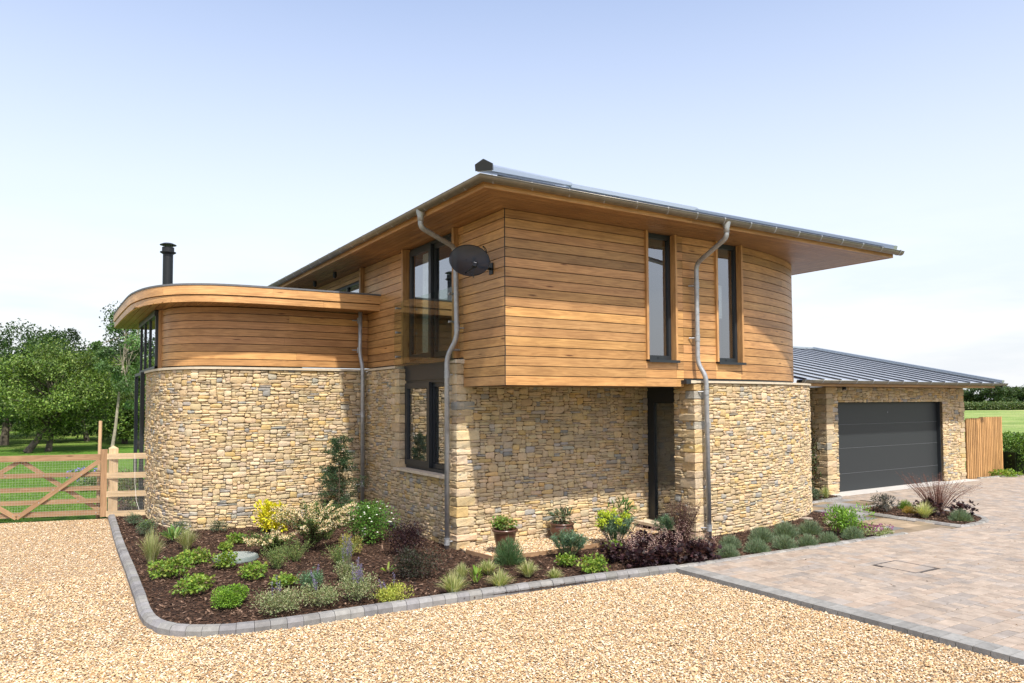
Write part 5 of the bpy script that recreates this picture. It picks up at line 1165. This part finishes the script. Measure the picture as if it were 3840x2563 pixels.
# island bed
ZB = .06
plant('sage', 8.90, -.32, [('foliage', mound(.56, .38, 700, .055, .018, [(.09, .09, .085), (.06, .075, .06), (.12, .11, .11)], up=.8), 'leaf')], 'purple grey sage at the house end of the island bed', 'shrub', z=.06)
plant('conifer', 9.62, -.30, [('foliage', brush(.34, .27, 1500, [(.14, .26, .03), (.2, .32, .05)], .04, .007), 'leaf')], 'small bright green conifer in the island bed', 'shrub', z=.06)
plant('conifer', 9.18, -.66, [('foliage', brush(.36, .20, 1300, [(.38, .26, .06), (.32, .28, .07), (.45, .3, .08)], .035, .008), 'leaf')], 'low orange tinted conifer in the island bed', 'shrub', z=.06)
plant('ornamental_grass', 8.82, -1.15, grs(.50, .30, [(.5, .52, .24), (.36, .42, .14), (.58, .58, .34)], 380, .008, .85), 'yellow green grass tuft in the island bed', 'grass clump', z=.06)
plant('coral_bells', 9.22, -1.05, heu(.56, .36, 190, 0), 'black purple coral bells behind the lavender of the island bed', 'plant', z=.06)
plant('coral_bells', 9.42, -1.55, heu(.52, .32, 180, 0), 'black purple coral bells at the rounded end of the island bed', 'plant', z=.06)
plant('flower_stems', 9.55, -1.0, twig(1.5, .78, 110, (.13, .06, .045), [(.17, .09, .075), (.24, .13, .11)], 30, .014, .010, .55), 'airy reddish flower stems fanning above the island bed', 'plant', z=.06)
r1 = copy_tree(lroots[1], 9.02, -1.72, z=.06, s=.98, label='lavender ball in the island bed'); r1['group'] = 'lavender bushes along the curved wall'; del r1['group']
plant('shrub', 9.25, 1.62, [('foliage', mound(.40, .32, 700, .035, .018, GREY), 'leaf')], 'grey green shrub between the house and the garage wall', 'shrub', z=.055)
plant('ornamental_grass', 9.85, 1.72, grs(.40, .26, VAR, 240, .008), 'pale grass tuft at the foot of the garage corner', 'grass clump', z=.055)
# climber on the garage side wall
mb = MB(); st = MB()
for k in range(30):
    y0 = rng.uniform(2.25, 3.4); pts = [(-.06, y0 - 3.4, .05)]; yy, zz = y0, .05
    for i in range(6): zz += rng.uniform(.15, .34); yy = max(2.2, yy + rng.uniform(-.14, .14)); pts.append((-.07 - rng.uniform(0, .05), yy - 3.4, min(zz, 1.75)))
    st.tube(pts, .004, 4, (.07, .05, .04), cap=False); m_ = 120; i_ = rng.integers(0, 6, m_); f_ = rng.uniform(0, 1, (m_, 1)); pa = np.array(pts)
    P = pa[i_] * (1 - f_) + pa[i_ + 1] * f_ + rng.normal(0, .06, (m_, 3)) * (.5, 1, 1); P[:, 0] = np.minimum(P[:, 0], -.05); leaves(mb, P, unit(rdir(m_) + (-.5, 0, -.3)), unit(rdir(m_) + (-1, 0, .3)), .035, .022, shade([(.05, .09, .025), (.08, .13, .04)], m_, .3), 'oval')
plant('climbing_plant', gxl, 3.4, [('foliage', mb, 'leaf'), ('stem', st, 'stem')], 'green climber on the side wall of the garage', 'climbing plant', z=.05)
mb = MB(); V = []; K = 12
for i in range(7):
    for k in range(K):
        a = 2 * PI * k / K; ph = PI * i / 12; r_ = math.cos(ph) * rng.uniform(.9, 1.08); V.append((.16 * r_ * math.cos(a), .11 * r_ * math.sin(a), .17 * math.sin(ph) * rng.uniform(.92, 1.05)))
mb.add(V, [(i * K + k, i * K + (k + 1) % K, (i + 1) * K + (k + 1) % K, (i + 1) * K + k) for i in range(6) for k in range(K)] + [tuple(range(6 * K, 7 * K))])
o = mb.build('boulder', M['rock'], smooth=True); o.location = (9.45, .0, .06); o.rotation_euler = (0, 0, .5); tag(o, 'small rounded brown boulder at the back of the island bed', 'rock')
# pots
def pot(x, y, prof, label):
    e = empty('plant_pot', (x, y, .053)); tag(e, label, 'plant pot', 'glazed brown pots under the overhang'); h = prof[-1][1]; r_ = prof[-1][0]
    mb = MB(); mb.lathe([(0, 0)] + prof + [(r_ - .03, h), (r_ - .035, h - .05), (r_ - .06, h - .06)], 0, 0, 32); mb.build('pot_body', M['ceramic'], e, smooth=True)
    mb = MB(); mb.lathe([(r_ - .036, h - .045), (0, h - .035)], 0, 0, 24); mb.build('soil', M['soil'], e); return e
pot(.30, .52, [(.10, 0), (.12, .05), (.155, .2), (.175, .31), (.182, .33), (.20, .335), (.202, .365)], 'tall brown glazed pot nearest the stone corner')
pot(1.68, .95, [(.13, 0), (.17, .05), (.205, .16), (.19, .235), (.185, .245), (.205, .25), (.205, .275)], 'wide low brown glazed pot in the middle against the recessed wall')
pot(2.95, .92, [(.10, 0), (.13, .06), (.15, .17), (.14, .22), (.155, .225), (.155, .25)], 'small brown pot half hidden behind the big spurge near the door step')
plant('potted_herb', .30, .52, [('foliage', mound(.40, .20, 420, .045, .035, [(.12, .22, .04), (.18, .28, .05), (.2, .2, .06)], 'lobed', .5, 7), 'leaf'), ('stem', stems(.3, .16, 8, .003), 'stem')], 'spreading green leaves growing in the tall pot', 'plant', z=.40)
plant('hellebore', 1.68, .95, [('foliage', mound(.48, .30, 150, .10, .030, [(.05, .09, .04), (.08, .12, .06), (.10, .10, .06)], 'oval', .5, 6, up=.3), 'leaf'), ('stem', stems(.4, .24, 14, .005, 1., (.14, .10, .06)), 'stem')], 'dull green long leaved plant in the wide middle pot', 'plant', z=.30)
plant('rhododendron', 2.95, .92, [('foliage', mound(.42, .32, 90, .13, .032, [(.06, .13, .03), (.09, .18, .04)], 'oval', .4, 6, up=.5), 'leaf'), ('stem', stems(.35, .28, 9, .006), 'stem')], 'glossy long leaved shrub in the small pot by the door', 'shrub', z=.27)
# covers
mb = MB(); mb.lathe([(0, .075), (.29, .075), (.31, .068), (.325, .03), (.325, 0)], 0, 0, 40); dr = mb.build('drain_cover', M['cover']); dr.location = (-3.20, 2.45, .01); tag(dr, 'round grey green plastic drain cover among the plants', 'drain cover')
q = MB()
for k in range(-6, 7):
    c = k * .045; l = math.sqrt(max(0, .28 ** 2 - c * c)); q.box(-l, l, c - .004, c + .004, .0745, .080); q.box(c - .004, c + .004, -l, l, .0746, .0801)
o = q.build('tread_ribs', m_plain('pale_ribs', (.30, .33, .31), .5, .4), dr)
mh = empty('manhole_cover', (4.45, -3.27, 0)); tag(mh, 'square recessed manhole lid paved to match the driveway', 'manhole cover')
q = MB()
for i in range(2):
    for j in range(3):
        q.box(-.245 + i * .245 + .003, i * .245 - .003, -.28 + j * .186 + .003, -.28 + (j + 1) * .186 - .003, .0, .050, PB[(i * 3 + j) % 7])
q.build('lid', M['block'], mh); q = MB()
for (a, b, c, d) in ((-.262, .262, -.298, -.286), (-.262, .262, .286, .298), (-.262, -.250, -.286, .286), (.250, .262, -.286, .286)): q.box(a, b, c, d, .0, .0535, (.11, .10, .095))
q.build('rim', M['kerb'], mh)
# stone edge at the bottom right corner
q = MB(); V = []; K = 14
for i in range(6):
    for k in range(K): a = 2 * PI * k / K; ph = PI * i / 10; r_ = math.cos(ph); V.append((.30 * r_ * math.cos(a) * rng.uniform(.95, 1.03), .16 * r_ * math.sin(a), .13 * math.sin(ph)))
q.add(V, [(i * K + k, i * K + (k + 1) % K, (i + 1) * K + (k + 1) % K, (i + 1) * K + k) for i in range(5) for k in range(K)] + [tuple(range(5 * K, 6 * K))])
o = q.build('edging_stone', M['cap'], smooth=True); o.location = (1.50, -6.22, -.02); o.rotation_euler = (0, 0, R(40)); tag(o, 'rounded pale stone at the corner of gravel and paving', 'stone')

# ------------------------------------------------------------------ plants behind the gate
ZB = 0
for (x, y, w_, h, C, lb) in ((-3.95, 9.3, .7, .95, [(.09, .15, .04), (.14, .2, .06), (.18, .14, .08)], 'leafy shrub growing right behind the post and rail fence'), (-4.1, 11.2, .8, .8, [(.12, .2, .04), (.18, .26, .07)], 'taller leafy shrub further back in the bed behind the fence'), (-4.5, 14.2, .9, .5, [(.10, .18, .05), (.2, .26, .1)], 'loose low shrub at the lawn end of the bed behind the stake')):
    plant('shrub', x, y, [('foliage', mound(w_, h, 900, .07, .03, C, 'oval', .4, 9, up=.6), 'leaf'), ('stem', stems(w_, h, 14, .006), 'stem')], lb, 'shrub', z=-.02)
P = rdir(130) * (.55, .55, .2) + (0, 0, .28); P[:, 2] = np.clip(P[:, 2], .1, .5)
plant('cranesbill', -4.6, 16.0, [('foliage', mound(1.1, .42, 900, .05, .04, GREEN, 'lobed'), 'leaf'), ('flower', dots(P, .045, (.25, .2, .62)), 'flower')], 'green clump with violet blue flowers at the edge of the lawn', 'plant', z=-.02)

# ------------------------------------------------------------------ trees
def make_tree(h, cw, chh, nl, ls, C, trunk_r=.14, lean=(0, 0), clumps=26, ctr=.62, bark='bark', fork=0, drop=.12):
    tr, cr_ = MB(), MB(); top = np.array([lean[0], lean[1], h * ctr]); base = np.zeros(3)
    mid = top * (.45, .45, .5) + np.array([rng.uniform(-.15, .15), rng.uniform(-.15, .15), 0]); tr.tube([base, mid * .5 + (.03, 0, 0), mid, top * .9, top + (0, 0, h * .2)], [trunk_r * 1.05, trunk_r * .8, trunk_r * .62, trunk_r * .4, trunk_r * .12], 10)
    cs = []
    for k in range(clumps):
        d = rdir(1)[0]; d[2] = d[2] * .9; r = rng.uniform(.4, 1.12)
        c = np.array([top[0], top[1], h - chh * .5]) + d * r * np.array([cw * .5, cw * .5, chh * .5]); cs.append(c)
        s0 = mid + (top - mid) * rng.uniform(0, 1); tr.tube([s0, (s0 + c) / 2 + rng.normal(0, .1, 3), c], [trunk_r * .32, trunk_r * .18, trunk_r * .05], 6, cap=False)
    cs = np.array(cs); k = rng.integers(clumps, size=nl); rad = rng.uniform(.08, .21, clumps) * cw; d = rdir(nl); r = rng.uniform(.25, 1.0, (nl, 1)) ** .6
    P = cs[k] + d * r * rad[k][:, None] * (1, 1, .75); lowm = P[:, 2] < h * drop; P[lowm, 2] = h * drop + rng.uniform(0, .25, lowm.sum()) * h; tone = rng.uniform(.65, 1.35, clumps)[k][:, None]
    leaves(cr_, P, unit(rdir(nl) + (0, 0, -.25)), unit(rdir(nl) + (0, 0, .8)), ls * rng.uniform(.7, 1.3, nl), ls * .55, shade(C, nl, .22) * tone, 'quad')
    return [('trunk', tr, bark), ('crown', cr_, 'leaf')]
TG = [(.045, .095, .018), (.065, .13, .025), (.03, .07, .014)]; TY = [(.13, .21, .035), (.09, .155, .028), (.19, .27, .06), (.05, .09, .018)]; TD = [(.022, .05, .014), (.032, .065, .018), (.045, .08, .025)]  # leaf colours carry the light: TY sunlit front leaves, TD darkness at the back
def tree(x, y, parts, label, group=None, name='tree', rz=0): return plant(name, x, y, parts, label, 'tree', group, z=-.06, rz=rz)
cx_, cy_ = -5.618, -9.1235
def at(src_x, dist):   # a spot on the ground in the direction of the photograph's column src_x
    a = (src_x - 1920) / 2773.6; v = F[:2] / np.linalg.norm(F[:2]) + Rt[:2] * a; return cx_ + v[0] * dist, cy_ + v[1] * dist
x, y = at(104, 36); tree(x, y, make_tree(5.1, 6.6, 4.2, 19000, .14, TY, .17, (1.6, .6), 46, .5, drop=.12), 'apple tree with leaning trunk closest to the lawn', 'orchard trees', 'apple_tree')
x, y = at(186, 37); tree(x, y, make_tree(5.6, 5.8, 4.7, 16000, .14, TY, .16, (.3, .5), 42, .55, drop=.12), 'apple tree with upright trunk just right of the leaning one', 'orchard trees', 'apple_tree')
x, y = at(20, 43); tree(x, y, make_tree(7.4, 7.5, 6.4, 15000, .19, TG, .24, (.4, 0), 30, .5), 'broad dark trunked orchard tree at the left edge', 'orchard trees')
tA = None
for (sx, dd, h, wd, C, lb) in ((-90, 50, 8.0, 8, TG, 'orchard tree cut off by the left edge of the photograph'), (150, 55, 9.0, 8, TD, 'tall rounded tree showing above the leaning apple tree'), (265, 60, 9.3, 7, TD, 'tall tree showing above the upright apple tree'), (330, 47, 6.6, 5.5, TD, 'dark tree in the middle distance left of the young tree'),
                               (405, 66, 10.6, 8, TD, 'dark tall tree rising behind the young rowan'), (500, 58, 11.8, 8, TD, 'tallest dark tree showing beside the curved roof edge'), (470, 44, 6.4, 5.0, TY, 'light green tree just right of the young rowan'), (560, 50, 8.5, 6, TD, 'tree half hidden behind the curved wing'), (620, 60, 9.5, 8, TD, 'dark tree mostly hidden behind the wing'), (45, 66, 8.6, 8, TD, 'dark background tree between the left edge and the apple trees'), (200, 75, 8.6, 9, TD, 'farthest dark tree filling the gap behind the apple trees')):
    x, y = at(sx, dd); tree(x, y, make_tree(h * .87, wd * 1.12, h * .86, 12000, .22, C, .17, (rng.uniform(-.9, .9), 0), 40, .5, drop=.07), lb, 'trees at the back of the orchard')
x, y = at(418, 31); tree(x, y, make_tree(7.3, 2.5, 5.4, 5200, .13, [(.10, .19, .06), (.15, .25, .09), (.08, .15, .05)], .075, (.55, 0), 24, .75, 'palebark', drop=.3), 'slim young rowan with pale trunk beside the bed', None, 'young_tree')
def hedge(name, p0, p1, h, th_, n, ls, C, label, group=None, kind=None, zb=0, wob=.12):
    p0 = np.array(p0, float); p1 = np.array(p1, float); d = p1 - p0; L = np.linalg.norm(d); d /= L; nn = np.array([-d[1], d[0]]); s_ = rng.uniform(0, L, n)
    hh = h * (1 - wob + 2 * wob * (.5 + .25 * np.sin(s_ / h * 1.3) + .25 * np.sin(s_ / h * 2.9 + 1)) * rng.uniform(.9, 1.08, n)); u = rng.uniform(0, 1, n) ** .6; a = rng.uniform(-1, 1, n)
    P = np.stack([d[0] * s_ + nn[0] * a * th_ * .5, d[1] * s_ + nn[1] * a * th_ * .5, u * hh], 1)
    mb = MB(); leaves(mb, P, rdir(n), unit(rdir(n) + (0, 0, .6)), ls * rng.uniform(.7, 1.3, n), ls * .6, shade(C, n, .3), 'quad')
    e = empty(name, (p0[0], p0[1], zb)); tag(e, label, 'hedge', group); mb.build('foliage', M['leaf'], e)
    c = MB(); V = [];
    for t in (0, L):
        for a_ in (-.2, .2):
            for z in (0, h * .6): V.append((d[0] * t + nn[0] * a_ * th_, d[1] * t + nn[1] * a_ * th_, z))
    c.add(V, [(0, 1, 3, 2), (4, 6, 7, 5), (0, 4, 5, 1), (2, 3, 7, 6), (1, 5, 7, 3)]); c.build('inner_branches', m_plain('hedge_inside', (.018, .026, .01), .95, .1, nscale=3, namt=.5), e)
hedge('hedge', at(-300, 84), at(760, 90), 4.2, 4, 16000, .42, TD, 'dark hedge closing off the far side of the orchard', zb=-.1)
hedge('laurel_hedge', (19.3, 2.1), (26.5, -.2), 1.22, 1.5, 26000, .085, [(.10, .19, .03), (.14, .26, .04), (.06, .12, .02)], 'glossy green laurel hedge beyond the batten fence', zb=.0, wob=.1)
plant('ground_cover', 18.6, 2.0, [('foliage', mound(1.2, .22, 700, .07, .05, LIME, 'oval'), 'leaf')], 'low bright green leaves at the foot of the batten fence', 'plant')
hedge('field_hedge', at(3440, 165), at(4700, 175), 1.75, 3, 15000, .4, [(.06, .11, .03), (.10, .15, .05), (.14, .17, .07)], 'clipped field hedge running across the meadow', zb=-.1, wob=.05)
hedge('field_hedge', at(3380, 232), at(4900, 250), 2.3, 4, 9000, .6, [(.05, .09, .035), (.07, .11, .04)], 'second darker hedge line beyond the clipped one', zb=-.1, wob=.2)
fs = None
for i, (sx, dd, h, wd, lb) in enumerate(((3560, 238, 8.6, 9, 'far field tree nearest the garage'), (3650, 232, 8.0, 12, 'far field tree left of the tallest one'), (3727, 226, 10.6, 12, 'tallest and roundest far field tree'), (3815, 240, 9.0, 12, 'far field tree near the right edge'), (3600, 250, 7.2, 10, 'low far tree between the first two'), (3870, 236, 9.8, 10, 'far field tree at the right edge of the photograph'), (3770, 262, 7.6, 12, 'low far tree filling the gap right of the tallest'))):
    x, y = at(sx, dd)
    if i < 3: r_ = tree(x, y, make_tree(10, 12, 8.4, 3600, .75, [(.045, .085, .03), (.07, .11, .04)], .35, (0, 0), 22, .5, drop=.05), lb, 'far field trees', 'field_tree'); r_.scale = (wd / 12, wd / 12, h * .74 / 10); fs = (fs or []) + [r_]
    else: r_ = copy_tree(fs[i % 3], x, y, rz=i * 1.3, label=lb); r_.scale = (wd / 12, wd / 12, h * .74 / 10)
n = 260; xb = rng.uniform(-7, 14, n); yb = rng.uniform(-7.5, -1.9, n); mb = MB(); onpav = (xb > 2) & (yb < -1.9 - .05 * xb * .3)
zz_ = np.where(xb < 1.7, .012, .062); keep = (xb < 1.6) & (yb < -1.6) | (xb > 2.1) & (yb < -2.2); P = np.stack([xb, yb, zz_], 1)[keep]; n = len(P)
leaves(mb, P, unit(rdir(n) * (1, 1, .25)), unit(rdir(n) * .35 + (0, 0, 1)), rng.uniform(.015, .05, n), .018, shade([(.16, .09, .04), (.10, .07, .04), (.3, .2, .08), (.06, .05, .03)], n, .3), 'oval')
o = mb.build('leaf_litter', M['leaf']); tag(o, 'scattered small dry brown leaves on the drive', 'leaves', kind='stuff')
# long grass blades on the lawn near the gate
n = 26000; xb = rng.uniform(-9.5, -4.3, n); yb = 9.2 + rng.uniform(0, 1, n) ** 1.4 * 22
mb = MB(); P = np.stack([xb, yb, np.full(n, -.04)], 1); leaves(mb, P, unit(rng.normal(0, .5, (n, 3)) + (0, 0, 1.2)), rdir(n), rng.uniform(.03, .07, n), .012, shade([(.08, .18, .018), (.11, .22, .025), (.15, .26, .04)], n, .25), 'needle')
o = mb.build('grass', M['leaf']); tag(o, 'short bright green grass blades of the lawn behind the gate', 'grass', kind='stuff')
